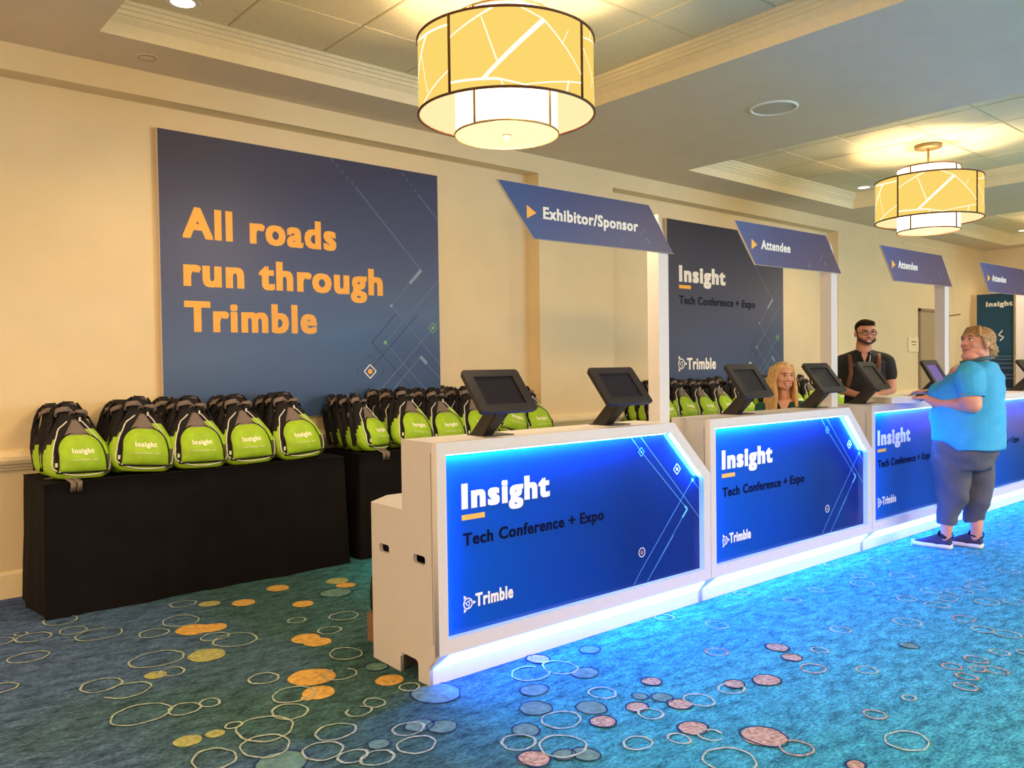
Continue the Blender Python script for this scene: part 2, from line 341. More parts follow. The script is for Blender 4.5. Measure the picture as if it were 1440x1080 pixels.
M_co = mat('carpet_copper_yarn', (.33, .23, .17), .95, noise=.5, nscale=60, spec=.1)
M_cg = mat('carpet_gold_yarn', (.50, .29, .075), .95, noise=.3, nscale=40, spec=.1)
M_cv = mat('carpet_olive_yarn', (.30, .30, .12), .95, noise=.3, nscale=40, spec=.1)
M_cb = mat('carpet_grey_blue_yarn', (.10, .19, .17), .95, noise=.3, nscale=30, spec=.1)
M_cn = mat('carpet_navy_yarn', (.015, .03, .09), .95, spec=.1)
pat = MB()
for i, (x, y, r) in enumerate(BLUE): disc_patch(pat, x, y, r, .0020+.00002*i, 4); ring_band(pat, x, y, r, .006, .0042, 5)
for i, (x, y, r) in enumerate(GOLD): disc_patch(pat, x, y, r, .0024+.00002*i, 2)
for i, (x, y, r) in enumerate(OLIVE): disc_patch(pat, x, y, r, .0028+.00002*i, 3)
for i, (x, y, r) in enumerate(PINK): disc_patch(pat, x, y, r, .0032+.00002*i, 1); ring_band(pat, x, y, r, .008, .0044, 5)
for i, (x, y, r) in enumerate(RINGS): ring_band(pat, x, y, r*.94, .0092, .0046+.000004*i, 0, gap=(.15 if i % 9 == 4 else 0))
for i, (x, y, r) in enumerate(ORING): ring_band(pat, x, y, r*.94, .0092, .0056+.00001*i, 1)
o = stuff(link('carpet_pattern', pat, [M_cr, M_co, M_cg, M_cv, M_cb, M_cn], floor)); o['label'] = 'cream and gold woven rings and dots'

# walls
mb = MB()
mb.box(-7, 15.2, WY, WY+.2, 0, 3.9)
wall_back = struct(link('wall_back', mb, M_wall))
mb = MB(); mb.box(3.234, 4.272, FY, WY, 0, ZC+.01); struct(link('trim_8', mb, M_wall))     # pilaster
mb = MB(); mb.box(8.94, 14.40, FY, WY, 0, ZC+.01); struct(link('trim_9', mb, M_wall))      # thicker wall at the far end
mb = MB(); mb.box(14.4, 14.6, -9, FY, 0, 3.9); wall_right = struct(link('wall_right', mb, M_wall))
# fascia beam under the ceiling along the wall
mb = MB()
for x0, x1 in ((-7, 3.234), (4.272, 8.94)): mb.box(x0, x1, FY, WY, 3.208, ZC+.01)
struct(link('trim_1', mb, M_wall))
# chair rail: rounded moulding that wraps the pilasters
rail = [(0, .915), (.030, .912), (.034, .900), (.050, .895), (.066, .878), (.068, .855), (.058, .834), (.040, .824), (.036, .812), (.022, .806), (.018, .792), (0, .788)]
def run(mb, prof, x0, x1, y): mb.prism([(y-d, z) for d, z in prof], x0, x1, 'x')
mb = MB()
run(mb, rail, -7, 3.234, WY); run(mb, rail, 3.234-.06, 4.272+.06, FY); run(mb, rail, 4.272, 8.94, WY); run(mb, rail, 8.88, 11.52, FY); run(mb, rail, 12.68, 14.4, FY)
struct(link('trim_2', mb, M_trim, smooth=False))
base = [(0, .165), (.010, .160), (.016, .145), (.018, .02), (.018, 0), (0, 0)]
mb = MB()
run(mb, base, -7, 3.234, WY); run(mb, base, 3.216, 4.29, FY); run(mb, base, 4.272, 8.94, WY); run(mb, base, 8.92, 11.52, FY); run(mb, base, 12.68, 14.4, FY)
struct(link('baseboard_back', mb, M_trim))
# shallow frame line of a folded-wall pocket
mb = MB(); mb.box(12.94, 12.965, FY-.012, FY, 0, 3.22); mb.box(11.0, 12.965, FY-.012, FY, 3.215, 3.235); struct(link('trim_3', mb, M_trim))

# ceiling with three trays
TRAYS = ((-.69, 2.60), (4.85, 8.33), (10.4, 13.93)); TY0, TY1 = -1.0, 2.33
mb = MB()
mb.box(-7, 14.42, TY1, WY+.02, ZC, ZC+.35); mb.box(-7, 14.42, -9, TY0, ZC, ZC+.35)
xs = [-7]+[v for t in TRAYS for v in t]+[14.42]
for i in range(0, len(xs), 2): mb.box(xs[i], xs[i+1], TY0, TY1, ZC, ZC+.35)
ceiling = struct(link('ceiling', mb, M_ceil))
crown = [(0, ZC-.001), (.022, 3.44), (.045, 3.472), (.048, 3.480), (.058, 3.484), (.062, 3.506), (.072, 3.512), (.080, 3.530), (.092, 3.534), (.098, 3.552), (.098, 3.575), (.0, 3.575)]
def crown_ring(x0, x1, y0, y1):
    mb = MB(); n = len(crown); vs = []
    for (cx, cy, sx, sy) in ((x0, y0, 1, 1), (x1, y0, -1, 1), (x1, y1, -1, -1), (x0, y1, 1, -1)):
        for d, z in crown: vs.append((cx+sx*d, cy+sy*d, z))
    fs = []
    for c in range(4):
        c2 = (c+1) % 4
        for i in range(n): j = (i+1) % n; fs.append((c*n+i, c2*n+i, c2*n+j, c*n+j))
    mb.add(vs, fs); return mb
tile_cache = {}
for ti, (x0, x1) in enumerate(TRAYS):
    struct(link('trim_%d' % (4+ti), crown_ring(x0, x1, TY0, TY1), M_trim))
    mb = MB(); mb.box(x0+.0, x1, TY0, TY1, 3.60, 3.63); link('tray_backing', mb, M_void, ceiling)
    gx = (.03, 5.62, 11.2)[ti]; pitch = (.66, .655, .66)[ti]
    k0 = math.floor((x0+.09-gx)/pitch); X = []
    xx = gx+k0*pitch
    while xx < x1-.09: X.append((max(xx, x0+.09), min(xx+pitch, x1-.09))); xx += pitch
    Y = []; yy = 1.69+.6
    while yy > TY0+.09: Y.append((max(yy-.6, TY0+.09), min(yy, TY1-.09))); yy -= .6
    bars = MB()
    for ax, bx in X:
        for ay, by in Y:
            wx, wy = round(bx-ax, 3), round(by-ay, 3)
            if wx < .03 or wy < .03: continue
            if (wx, wy) not in tile_cache:
                q = MB(); g = .004; q.box(g, wx-g, g, wy-g, -.003, .02)
                q.box(g+.006, wx-g-.006, g+.006, wy-g-.006, -.007, -.003)
                me = q.mesh('ceiling_tile'); me.materials.append(M_tile); tile_cache[(wx, wy)] = me
            flatcopy('ceiling_tile', tile_cache[(wx, wy)], ceiling, (ax, ay, ZT))
    for ax, _ in X[1:]: bars.box(ax-.006, ax+.006, TY0+.09, TY1-.09, ZT+.004, ZT+.02)
    for _, by in Y[1:]: bars.box(x0+.09, x1-.09, by-.006, by+.006, ZT+.004, ZT+.02)
    link('ceiling_grid', bars, M_trim, ceiling)

# recessed downlights, speaker, smoke detector
M_glow = emis('downlight_glow', (1.0, .90, .72), 3.0)
for lab, x, y, z in (('round recessed downlight at the corner of the nearest ceiling tray', -.30, 2.07, ZT), ('round recessed downlight in the tray behind the farther drum lamp', 8.01, 2.02, ZT), ('small recessed downlight in the farthest ceiling tray', 13.6, 1.98, ZT)):
    t = thing('recessed_downlight', lab, 'ceiling light', (x, y, z-.008), group='recessed ceiling downlights')
    mb = MB(); mb.lathe([(.088, .004), (.100, -.004), (.104, .002), (.104, .006)], 32); link('trim_ring', mb, M_wht, t, True)
    mb = MB(); mb.lathe([(0, .0), (.05, -.001), (.088, .003)], 28); link('lens', mb, M_glow, t, True)
    light('downlight', 'SPOT', (x, y, z-.03), 60, WARM2, .05, target=(x, y, 0), spot=rad(110), blend=.9)
t = thing('ceiling_speaker', 'large round flush speaker grille in the ceiling between the drum lamps', 'speaker', (3.72, .655, ZC))
mb = MB(); mb.lathe([(.160, -.002), (.166, -.012), (.182, -.010), (.185, .0)], 40); link('speaker_rim', mb, M_wht, t, True)
mb = MB(); mb.lathe([(0, -.006), (.10, -.006), (.160, -.003)], 40); link('speaker_grille', mb, mat('grille_tan', (.60, .50, .38), .7, noise=.3, nscale=200), t, True)
t = thing('smoke_detector', 'small round cream detector on the ceiling above the slogan panel', 'detector', (-.355, 2.57, ZC))
mb = MB(); mb.lathe([(0, -.012), (.03, -.012), (.045, -.009), (.055, -.005), (.062, 0)], 28); link('detector_body', mb, M_ceil, t, True)
mb = MB(); mb.lathe([(.046, -.0095), (.050, -.0105), (.054, -.0065)], 28); link('detector_ring', mb, M_brass, t, True)
for k, (x, z) in enumerate(((-.88, 3.125), (-.34, 3.105), (.50, 3.12), (1.02, 3.10))):
    mb = MB(); mb.lathe([(0, -.012), (.006, -.012), (.007, -.004), (.004, 0)], 10); me = mb.mesh('wall_hook'); me.transform(Matrix.Rotation(rad(-90), 4, 'X'))
    me.transform(Matrix.Scale(-1, 4, (0, 1, 0)))
    o = link('wall_hook', me, M_brass, None, True); o.location = (x, WY, z)
    tag(o, ('small screw head in the bare wall at the far left', 'small screw head left of the slogan panel under the beam', 'small screw head above the left part of the slogan panel', 'small screw head above the middle of the slogan panel')[k], 'hook', 'screw heads above the slogan panel')

# ------------------------------------------------------------------ drum lamps
M_shade = emis('shade_amber', (1.0, .70, .16), .98); M_shin = emis('shade_cream_inside', (1.0, .84, .42), 1.05)
M_line2 = emis('shade_pale_lines', (1.0, .95, .74), 1.25); M_inner = emis('inner_shade_glow', (1.0, .90, .66), 1.9); M_diff = emis('diffuser_glow', (1.0, .87, .50), 1.15)
def band(mb, r, z0, z1, a0=0, a1=2*pi, n=64, mi=0):
    vs = []
    for k in range(n+1):
        a = a0+(a1-a0)*k/n; vs += [(r*cos(a), r*sin(a), z0), (r*cos(a), r*sin(a), z1)]
    mb.add(vs, [(2*k, 2*k+2, 2*k+3, 2*k+1) for k in range(n)], mi)
def ringtube(mb, r, z, w_, n=72): mb.tube([(r*cos(2*pi*k/n), r*sin(2*pi*k/n), z) for k in range(n)], w_, 6, True)
for li, (lx, ly, rot) in enumerate(LAMPS):
    R0, R1, zb, zt_, ib, it = .49, .287, 2.795, 3.197, 2.690, 3.315
    lab = ('two-tier amber drum pendant nearest the camera, cut by the top edge of the photo', 'two-tier amber drum pendant hanging above the third welcome counter', 'two-tier amber drum pendant in the farthest ceiling tray')[li]
    t = thing('drum_pendant', lab, 'pendant lamp', (lx, ly, 0), rot, 'drum pendant lamps')
    mb = MB(); mb.lathe([(0, 3.515), (.10, 3.515), (.124, 3.522), (.126, 3.552), (0, 3.552)], 36); link('canopy', mb, M_brass, t, True)
    mb = MB(); mb.tube([(0, 0, 3.22), (0, 0, 3.52)], .011, 10); link('stem', mb, M_brass, t, True)
    sh = MB(); band(sh, R0, zb, zt_, mi=0); s_o = link('outer_shade', sh, M_shade, t, True)
    sh = MB(); band(sh, R0-.004, zb, zt_, mi=0); link('shade_lining', sh, M_shin, t, True)
    # pale branching seams between the amber panels
    A0 = rad(-166.5); rl = random.Random(5+li); ln = MB()
    def P3(s, h, r=R0+.0015): a = A0+s; return Vector((r*cos(a), r*sin(a), zb+h*(zt_-zb)))
    def seg3(s0, h0, s1, h1, w0, w1):
        n = 8; vs = []
        for k in range(n+1):
            q = k/n; s = s0+(s1-s0)*q; h = h0+(h1-h0)*q; dx = (s1-s0)*R0; dz = (h1-h0)*(zt_-zb); L_ = math.hypot(dx, dz); ww = (w0+(w1-w0)*q)/2
            ns, nh = -dz/L_*ww/R0, dx/L_*ww/(zt_-zb)
            vs += [P3(s+ns, h+nh), P3(s-ns, h-nh)]
        ln.add(vs, [(2*k, 2*k+2, 2*k+3, 2*k+1) for k in range(n)])
    for p in range(4):
        o_ = p*pi/2 + .004; W_ = pi/2-.008
        T = [(.0, .70, .32, .985, .007, .011), (.24, .88, .34, .33, .006, .008), (.24, .10, .66, .86, .020, .026), (.0, .13, .34, .10, .012, .014), (.34, .10, .55, .015, .012, .006),
             (.50, .02, 1.0, .20, .006, .008), (.50, .985, .66, .86, .007, .008), (.66, .86, 1.0, .30, .009, .007), (.36, .10, .38, .015, .006, .006), (.86, .17, .84, .015, .010, .010), (.80, .60, .86, .80, .004, .004)]
        if p % 2: T = [(1-a, b, 1-c, d, e, f) for a, b, c, d, e, f in T]
        if p % 2: T = [(a, 1-b if rl.random() < 2 else b, c, 1-d, e, f) for a, b, c, d, e, f in T]
        for a, b, c, d, e, f in T: seg3(o_+a*W_, b, o_+c*W_, d, e, f)
    link('shade_seams', ln, M_line2, s_o)
    for z in (zb, zt_):
        mb = MB(); ringtube(mb, R0+.002, z, .0075); link('rim_ring', mb, M_bronze, t, True)
    for k in range(4):
        a = A0+k*pi/2; mb = MB(); c_, s_ = (R0+.003)*cos(a), (R0+.003)*sin(a)
        mb.tube([(c_, s_, zb), (c_, s_, zt_)], .0075, 6); link('strut', mb, M_bronze, t, True)
        mb = MB(); c_, s_ = (R1+.003)*cos(a), (R1+.003)*sin(a); mb.tube([(c_, s_, ib), (c_, s_, it)], .0065, 6); link('inner_strut', mb, M_brass if li == 0 else M_bronze, t, True)
        mb = MB(); mb.tube([(0, 0, 3.20), ((R0)*cos(a), (R0)*sin(a), zt_)], .004, 5); link('spider_arm', mb, M_bronze, t, True)
    sh = MB(); band(sh, R1, ib, it); link('inner_shade', sh, M_inner, t, True)
    for z in (ib, it):
        mb = MB(); ringtube(mb, R1+.002, z, .0065); link('inner_rim_ring', mb, M_brass if li == 0 else M_bronze, t, True)
    mb = MB(); mb.lathe([(0, ib-.002), (R1-.004, ib+.002), (R1-.004, ib+.006), (0, ib+.004)], 48); link('diffuser', mb, M_diff, t, True)
    mb = MB(); mb.lathe([(0, ib-.026), (.006, ib-.024), (.009, ib-.014), (.024, ib-.008), (.026, ib-.002), (0, ib-.002)], 20); link('finial', mb, M_bronze, t, True)

# ------------------------------------------------------------------ wall panels
def wall_panel(loc, w_, h, label, mname, stops):
    t = thing('backdrop_panel', label, 'sign', loc)
    mb = MB(); mb.box(0, w_, .0, .05, 0, h); link('panel_board', mb, M_panelside, t, bevel=.002)
    gm = gradient_mat(mname, stops, 'Z', 0, h, .42, .35, ('X', 0, w_, -.22))
    mb = MB(); mb.box(.004, w_-.003, -.0015, .0, .004, h-.004); f = link('panel_print', mb, gm, t)
    return t, f
NAVY = [(0, (.012, .020, .050)), (.15, (.030, .060, .130)), (.45, (.026, .042, .105)), (.75, (.022, .026, .062)), (1, (.026, .028, .052))]
p1, f1 = wall_panel((-.19, 2.95, 1.02), 2.335, 2.03, 'large navy wall panel with the orange slogan about roads', 'slogan_print', [(0, (.035, .07, .17)), (.2, (.07, .115, .235)), (.5, (.050, .062, .155)), (.8, (.040, .040, .090)), (1, (.05, .045, .085))])
Y1 = -.0016
def letters(parent, s, x0, x1, z0, cap, m, bold=.03, y=Y1, name='lettering'):
    me = text_mesh(s, x0, x1, z0, cap, bold, y); return link(name, me, m, parent)
letters(f1, 'All roads', .155, 1.345, 1.300, .215, M_orange, .035)
letters(f1, 'run through', .155, 1.765, .965, .215, M_orange, .035)
letters(f1, 'Trimble', .155, 1.165, .645, .215, M_orange, .035)
def diamond(mb, cx, cz, r, w_, y, mi=0): line_strip(mb, [(cx-r, cz), (cx, cz+r), (cx+r, cz), (cx, cz-r), (cx-r, cz)], w_, y, mi=mi)
def blob(mb, cx, cz, r, y, mi=0): poly_flat(mb, [(cx+r*cos(2*pi*k/12), cz+r*sin(2*pi*k/12)) for k in range(12)], y, .001, mi)
def circuit(parent, s=1.0, dim=False, xmax=2.33, name='circuit_lines', zb=.01):
    g = MB(); y = -.0017
    for k in range(5):
        a = Vector((1.311, 2.02))+(Vector((1.528, 1.823))-Vector((1.311, 2.02)))*(k/5); b = a+(Vector((1.528, 1.823))-Vector((1.311, 2.02)))*.11
        line_strip(g, [a, b], .006, y)
    for k in range(4):
        a = Vector((1.97, 2.0))+(Vector((2.134, 1.838))-Vector((1.97, 2.0)))*(k/4); b = a+(Vector((.164, -.162)))*.13
        line_strip(g, [a, b], .006, y)
    for L_ in ([(1.528, 1.823), (2.145, 1.199), (1.843, .884), (2.325, .40)], [(2.134, 1.838), (2.325, 1.65)], [(2.325, 1.115), (1.779, .578), (2.15, .205), (2.325, .03)], [(2.325, .77), (1.938, .391), (1.60, zb+.06)], [(1.70, zb+.03), (2.124, .46), (2.325, .272)]):
        line_strip(g, L_, .008, y)
    for L_ in ([(1.888, .817), (1.651, .578), (2.12, .10)], [(2.101, .813), (1.651, .374)]): line_strip(g, L_, .007, y+.0003, mi=1)
    line_strip(g, [(2.150, 1.200), (2.03, 1.08)], .028, y-.0004, mi=2); line_strip(g, [(2.124, .462), (2.19, .40)], .03, y-.0004, mi=2)
    blob(g, 1.843, .884, .014, y-.0006, 2); blob(g, 1.779, .578, .017, y-.0006, 3)
    diamond(g, 2.262, .708, .045, .006, y-.0006, 3); blob(g, 2.262, .708, .016, y-.0006, 3)
    diamond(g, 1.631, .342, .056, .009, y-.0006, 4); blob(g, 1.631, .342, .021, y-.0006, 5)
    for dx, dz in ((.13, 0), (-.13, 0), (0, .13), (0, -.13)):
        cx, cz = 1.631+dx, .342+dz; ux, uz = (1 if dx > 0 else -1 if dx < 0 else 0), (1 if dz > 0 else -1 if dz < 0 else 0)
        line_strip(g, [(cx-ux*.025+uz*.03, cz-uz*.025+ux*.03), (cx, cz), (cx-ux*.025-uz*.03, cz-uz*.025-ux*.03)], .005, y, mi=1)
    return link(name, g, [M_line, M_linedk, M_linehi, M_green, M_cream, M_orange], parent)
circuit(f1)
p2, f2 = wall_panel((5.28, 2.95, 1.0), 2.41, 2.02, 'navy wall panel with conference name and globe logo behind the second counter', 'conference_print', [(0, (.035, .07, .16)), (.25, (.042, .062, .14)), (.55, (.028, .040, .090)), (1, (.026, .026, .050))])
letters(f2, 'Insight', .212, 1.112, 1.325, .185, M_cream, .042)
mb = MB(); mb.box(.212, .43, -.0028, -.0015, 1.245, 1.285); link('accent_bar', mb, M_orange, f2)
letters(f2, 'Tech Conference + Expo', .212, 1.75, 1.07, .095, mat('slate_print', (.016, .017, .030), .8, spec=.1), .025)
letters(f2, 'Trimble', .345, .905, .318, .135, M_cream, .030)
mb = MB(); logo_mark(mb, .245, .385, .085, -.0016); link('globe_logo', mb, M_cream, f2)
circuit(f2, xmax=2.4)
lp = light('x', 'POINT', (0, 0, -5), 0, (1, 1, 1)); bpy.data.objects.remove(lp)

# ------------------------------------------------------------------ counters
L, TH = 1.8944, rad(-1.1821)
M_led = emis('led_strip_glow', (1.3, 6.0, 42.0), 1.0)
M_led2 = emis('led_edge_glow', (9.0, 120.0, 480.0), 1.0)
M_led3 = emis('led_side_glow', (1.0, 12.0, 80.0), 1.0)
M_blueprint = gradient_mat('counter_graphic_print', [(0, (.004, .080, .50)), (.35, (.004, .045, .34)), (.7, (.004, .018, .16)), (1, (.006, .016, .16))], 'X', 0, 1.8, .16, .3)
CTR = thing('axis', '', ''); bpy.data.objects.remove(CTR)
def cpos(x, y, z=0): return (x*cos(TH)-y*sin(TH), x*sin(TH)+y*cos(TH), z)
def rslot(y0, y1, z0, z1, n=5):
    r = (z1-z0)*.32; pts = []
    for cx, cz, a0 in ((y1-r, z1-r, 0), (y0+r, z1-r, 90), (y0+r, z0+r, 180), (y1-r, z0+r, 270)):
        for k in range(n+1): a = rad(a0+90*k/n); pts.append((cx+r*cos(a), cz+r*sin(a)))
    return pts
def side_outline(ztop):
    nt_ = [(.168, 0), (.168, .07)] + [(.168+.022*(1-cos(rad(a))), .07+.022*sin(rad(a))) for a in (30, 60, 90)] + [(.318-.022*cos(rad(a)), .07+.022*sin(rad(a))) for a in (90, 60, 30)] + [(.318, .07), (.318, 0)]
    return [(.0345, .151), (.0345, .118), (.079, .072), (.079, 0)] + nt_ + [(.563, 0), (.563, .734), (.282, .734), (.282, ztop), (.0345, ztop)]
def to_yz(me, x):   # plate() lies in xz with thickness +y; turn it to stand in yz with thickness +x
    me.transform(Matrix(((0, 1, 0, x), (1, 0, 0, 0), (0, 0, 1, 0), (0, 0, 0, 1)))); me.flip_normals(); return me
me_left = to_yz(plate('side_panel', side_outline(1.052), [rslot(.10, .195, .527, .566), rslot(.403, .49, .527, .566)], .018), 0)
me_right = to_yz(plate('side_panel', side_outline(.745), [rslot(.10, .195, .527, .566), rslot(.403, .49, .527, .566)], .018), L-.021)
FR_out = [(0, .151), (L-.003, .151), (L-.003, .7595), (L-.3215, 1.0699), (0, 1.0699)]
OX0, OZ0, OZ1, OXR, OCX, OCZ = .0496, .2163, 1.0149, L-.064, L-.3486, .7352
FR_in = [(OX0, OZ0), (OX0, OZ1), (OCX, OZ1), (OXR, OCZ), (OXR, OZ0)]
me_frame = plate('front_frame', FR_out, [FR_in], .034)
labels_c = ('nearest white welcome counter, its stepped side panel with two hand slots in view', 'second white welcome counter, under the first Attendee sign', 'third white welcome counter, the woman in turquoise stands at it', 'farthest white welcome counter, beyond the woman in turquoise')
cnt = []
for ci in range(4):
    t = thing('welcome_counter', labels_c[ci], 'counter', cpos(ci*L, 0), TH, 'lit welcome counters in a row')
    cnt.append(t)
    def cp(name, mb, m, parent=t, **k): return link(name, mb, m, parent, **k)
    if ci == 0:
        for m_ in (me_left, me_right): m_.materials.append(M_white)
        me_frame.materials.append(M_white)
    flatcopy('side_panel', me_left, t); flatcopy('side_panel', me_right, t); flatcopy('front_frame', me_frame, t)
    mb = MB(); mb.box(-.0006, .0004, .043, .0455, .19, 1.026); cp('panel_seam', mb, M_slot)
    # top, sloping end, desk, back panels, base
    mb = MB(); mb.box(0, L-.3215, .034, .282, 1.052, 1.0699); cp('counter_top', mb, M_white)
    sl = MB(); sl.prism([(L-.3215, 1.0699), (L-.003, .7595), (L-.003, .735), (L-.334, 1.0515)], .034, .282, 'y'); cp('sloping_end', sl, M_white)
    mb = MB(); mb.prism([(.018, .752-.018), (L-.021, .752-.018), (L-.021, .7595-.01), (L-.334, 1.05), (.018, 1.05)], .264, .282, 'y'); cp('back_panel', mb, M_white)
    mb = MB(); mb.prism([(0, .282), (L-.003, .282), (L-.003, .563), (L-.26, .684), (.16, .684), (0, .563)], .734, .752, 'z'); cp('desk_top', mb, M_white)
    mb = MB(); mb.box(.018, L-.021, .079, .095, 0, .07); cp('kick_plate', mb, M_white)
    mb = MB(); mb.box(.018, L-.021, .30, .306, .02, .734); cp('inner_panel', mb, M_slot)
    # 45 degree lower ledge: white frame lips and the light strip between them
    y0, z0, y1, z1 = .0, .151, .079, .070
    mb = MB(); mb.prism([(y0+.0015, z0), (y0+.012, z0+.0), (y1+.012, z1), (y1, z1), (y1, z1-.0), (y0, z0)], .0, L-.003, 'x'); cp('ledge_board', mb, M_white)
    def lg(x, q, off=.0035): # point on ledge surface, q 0 top .. 1 bottom
        return (x, y0+(y1-y0)*q-off*.7, z0+(z1-z0)*q-off*.7)
    mb = MB(); a, b, c, d = lg(.055, .06), lg(.018, .97), lg(L-.024, .97), lg(L-.058, .06)
    e = [lg(.055, .06, -.001), lg(.018, .97, -.001), lg(L-.024, .97, -.001), lg(L-.058, .06, -.001)]
    mb.add([a, b, c, d]+e, [(0, 1, 2, 3), (7, 6, 5, 4), (0, 4, 5, 1), (1, 5, 6, 2), (2, 6, 7, 3), (3, 7, 4, 0)]); o = cp('ledge_light_strip', mb, M_led); o['label'] = 'glowing white and blue light strip'
    # graphic panel
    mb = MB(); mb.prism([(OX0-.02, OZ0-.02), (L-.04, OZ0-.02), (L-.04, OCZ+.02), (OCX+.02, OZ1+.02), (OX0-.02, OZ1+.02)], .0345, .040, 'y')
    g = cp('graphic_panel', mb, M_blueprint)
    yy = .0344
    letters(g, 'Insight', .153, .678, .765, .112, M_cream, .042, yy)
    mb = MB(); mb.box(.153, .281, yy-.0015, yy, .714, .737); cp('accent_bar', mb, M_orange, g)
    letters(g, 'Tech Conference + Expo', .158, 1.050, .600, .056, M_navytext, .025, yy)
    letters(g, 'Trimble', .222, .440, .318, .060, M_cream, .030, yy)
    mb = MB(); logo_mark(mb, .180, .340, .036, yy); cp('globe_logo', mb, M_cream, g)
    mb = MB(); ln_ = [[(1.257, 1.012), (1.342, .924), (1.721, .573), (1.38, .222)], [(1.329, 1.012), (1.829, .512)], [(1.829, .675), (1.771, .732), (1.33, .29), (1.27, .222)], [(1.60, .44), (1.42, .262)]]
    for q in ln_: line_strip(mb, q, .0045, yy, mi=0)
    line_strip(mb, [(1.700, .592), (1.723, .572), (1.68, .53)], .010, yy-.0003, mi=1); blob(mb, 1.771, .732, .010, yy-.0004, 1)
    diamond(mb, 1.635, .806, .030, .0045, yy-.0004, 2); blob(mb, 1.635, .806, .009, yy-.0004, 2)
    diamond(mb, 1.340, .925, .024, .003, yy-.0004, 1); blob(mb, 1.340, .925, .006, yy-.0004, 1)
    line_strip(mb, [(1.337+.024*cos(2*pi*k/20), .386+.024*sin(2*pi*k/20)) for k in range(21)], .004, yy-.0004, mi=2); blob(mb, 1.337, .386, .011, yy-.0004, 3)
    cp('circuit_lines', mb, [mat('counter_line_blue', (.05, .20, .50), .4), mat('counter_line_light', (.15, .50, .80), .4), M_cream, M_co], g)
    # light strips on the reveals of the opening: along the top and down the sloping corner
    mb = MB(); mb.box(OX0+.004, OCX-.03, .012, .022, OZ1-.0030, OZ1-.0005); cp('edge_light_strip', mb, M_led2)
    mb = MB(); mb.box(OX0+.0005, OX0+.003, .012, .022, OZ0+.004, OZ1-.02); cp('edge_light_strip', mb, M_led3)
    dv = Vector((OXR-OCX, 0, OCZ-OZ1)).normalized(); nv = Vector((dv.z, 0, -dv.x)); nv = nv if nv.x < 0 else -nv
    pa = Vector((OCX, 0, OZ1))+dv*.018; pb = Vector((OXR, 0, OCZ))-dv*.03; mb = MB()
    q = []
    for p in (pa, pb):
        for off in (.0005, .004):
            for y in (.010, .028): v = p+nv*off; q.append((v.x, y, v.z))
    mb.add(q, [(0, 1, 3, 2), (4, 6, 7, 5), (0, 4, 5, 1), (2, 3, 7, 6), (0, 2, 6, 4), (1, 5, 7, 3)]); cp('edge_light_strip', mb, M_led2)

# ------------------------------------------------------------------ lane signs on posts
def sign_mat():
    return gradient_mat('lane_sign_print', [(0, (.018, .060, .23)), (.35, (.024, .032, .15)), (1, (.030, .018, .075))], 'X', .5, 1.75, .38, .4)
M_sign = sign_mat()
words = ('Exhibitor/Sponsor', 'Attendee', 'Attendee', 'Attendee')
slab = ('slanted blue Exhibitor/Sponsor sign on a white post', 'slanted blue Attendee sign nearest the camera, in front of the conference panel', 'slanted blue Attendee sign in the middle, left of the door', 'slanted blue Attendee sign farthest away, at the right edge')
for i in range(4):
    t = thing('lane_sign', slab[i], 'sign', cpos(i*L, 0), TH, 'lane signs on posts behind the counters')
    mb = MB(); x0, x1, ya, yb, s_ = 1.680, 1.765, .190, .275, .3104/.3185
    zb0, zb1 = 1.0699-(x0-(L-.3215))*s_+.001, 1.0699-(x1-(L-.3215))*s_+.001
    mb.add([(x0, ya, zb0), (x1, ya, zb1), (x1, yb, zb1), (x0, yb, zb0), (x0, ya, 2.25), (x1-.0, ya, 2.06), (x1-.0, yb, 2.06), (x0, yb, 2.25)], [(3, 2, 1, 0), (4, 5, 6, 7), (0, 1, 5, 4), (1, 2, 6, 5), (2, 3, 7, 6), (3, 0, 4, 7)])
    link('sign_post', mb, M_white, t)
    dx = (0, -.025, -.055, -.09)[i]*.6
    P_ = [(.492, 2.289), (1.583, 2.289), (1.797, 2.030), (.722, 2.023)]
    mb = MB(); mb.prism([P_[3], P_[2], P_[1], P_[0]], .176, .188, 'y'); link('sign_board', mb, M_panelside, t)
    ins = [(P_[0][0]+.006, P_[0][1]-.002), (P_[1][0]-.001, P_[1][1]-.002), (P_[2][0]-.004, P_[2][1]+.002), (P_[3][0]+.002, P_[3][1]+.002)]
    mb = MB(); mb.prism([ins[3], ins[2], ins[1], ins[0]], .1745, .176, 'y'); f = link('sign_face', mb, M_sign, t)
    mb = MB(); poly_flat(mb, [(.676, 2.186), (.676, 2.119), (.739, 2.152)], .1744); link('arrow_mark', mb, M_orange, f)
    letters(f, words[i], .783, (1.490 if i == 0 else 1.125), 2.129, .060, M_cream, .03, .1744)
    for bx, bz in ((1.579, 2.246), (1.728, 2.101)):
        mb = MB(); mb.lathe([(0, -.008), (.006, -.008), (.011, -.004), (.012, 0)], 16); me = mb.mesh('bolt'); me.transform(Matrix.Rotation(rad(-90), 4, 'X')); me.transform(Matrix.Scale(-1, 4, (0, 1, 0)))
        link('bolt', me, M_wht, t, True, loc=(bx-(.02 if bx < 1.6 else 0), .1745, bz))
    mb = MB(); line_strip(mb, [(1.362+.017*cos(2*pi*k/16), 2.062+.017*sin(2*pi*k/16)) for k in range(17)], .0035, .1743); blob(mb, 1.362, 2.062, .006, .1743)
    line_strip(mb, [(1.50, 2.105), (1.545, 2.15)], .006, .1744); line_strip(mb, [(1.56, 2.10), (1.59, 2.07)], .010, .1744); link('circle_mark', mb, M_line, f)

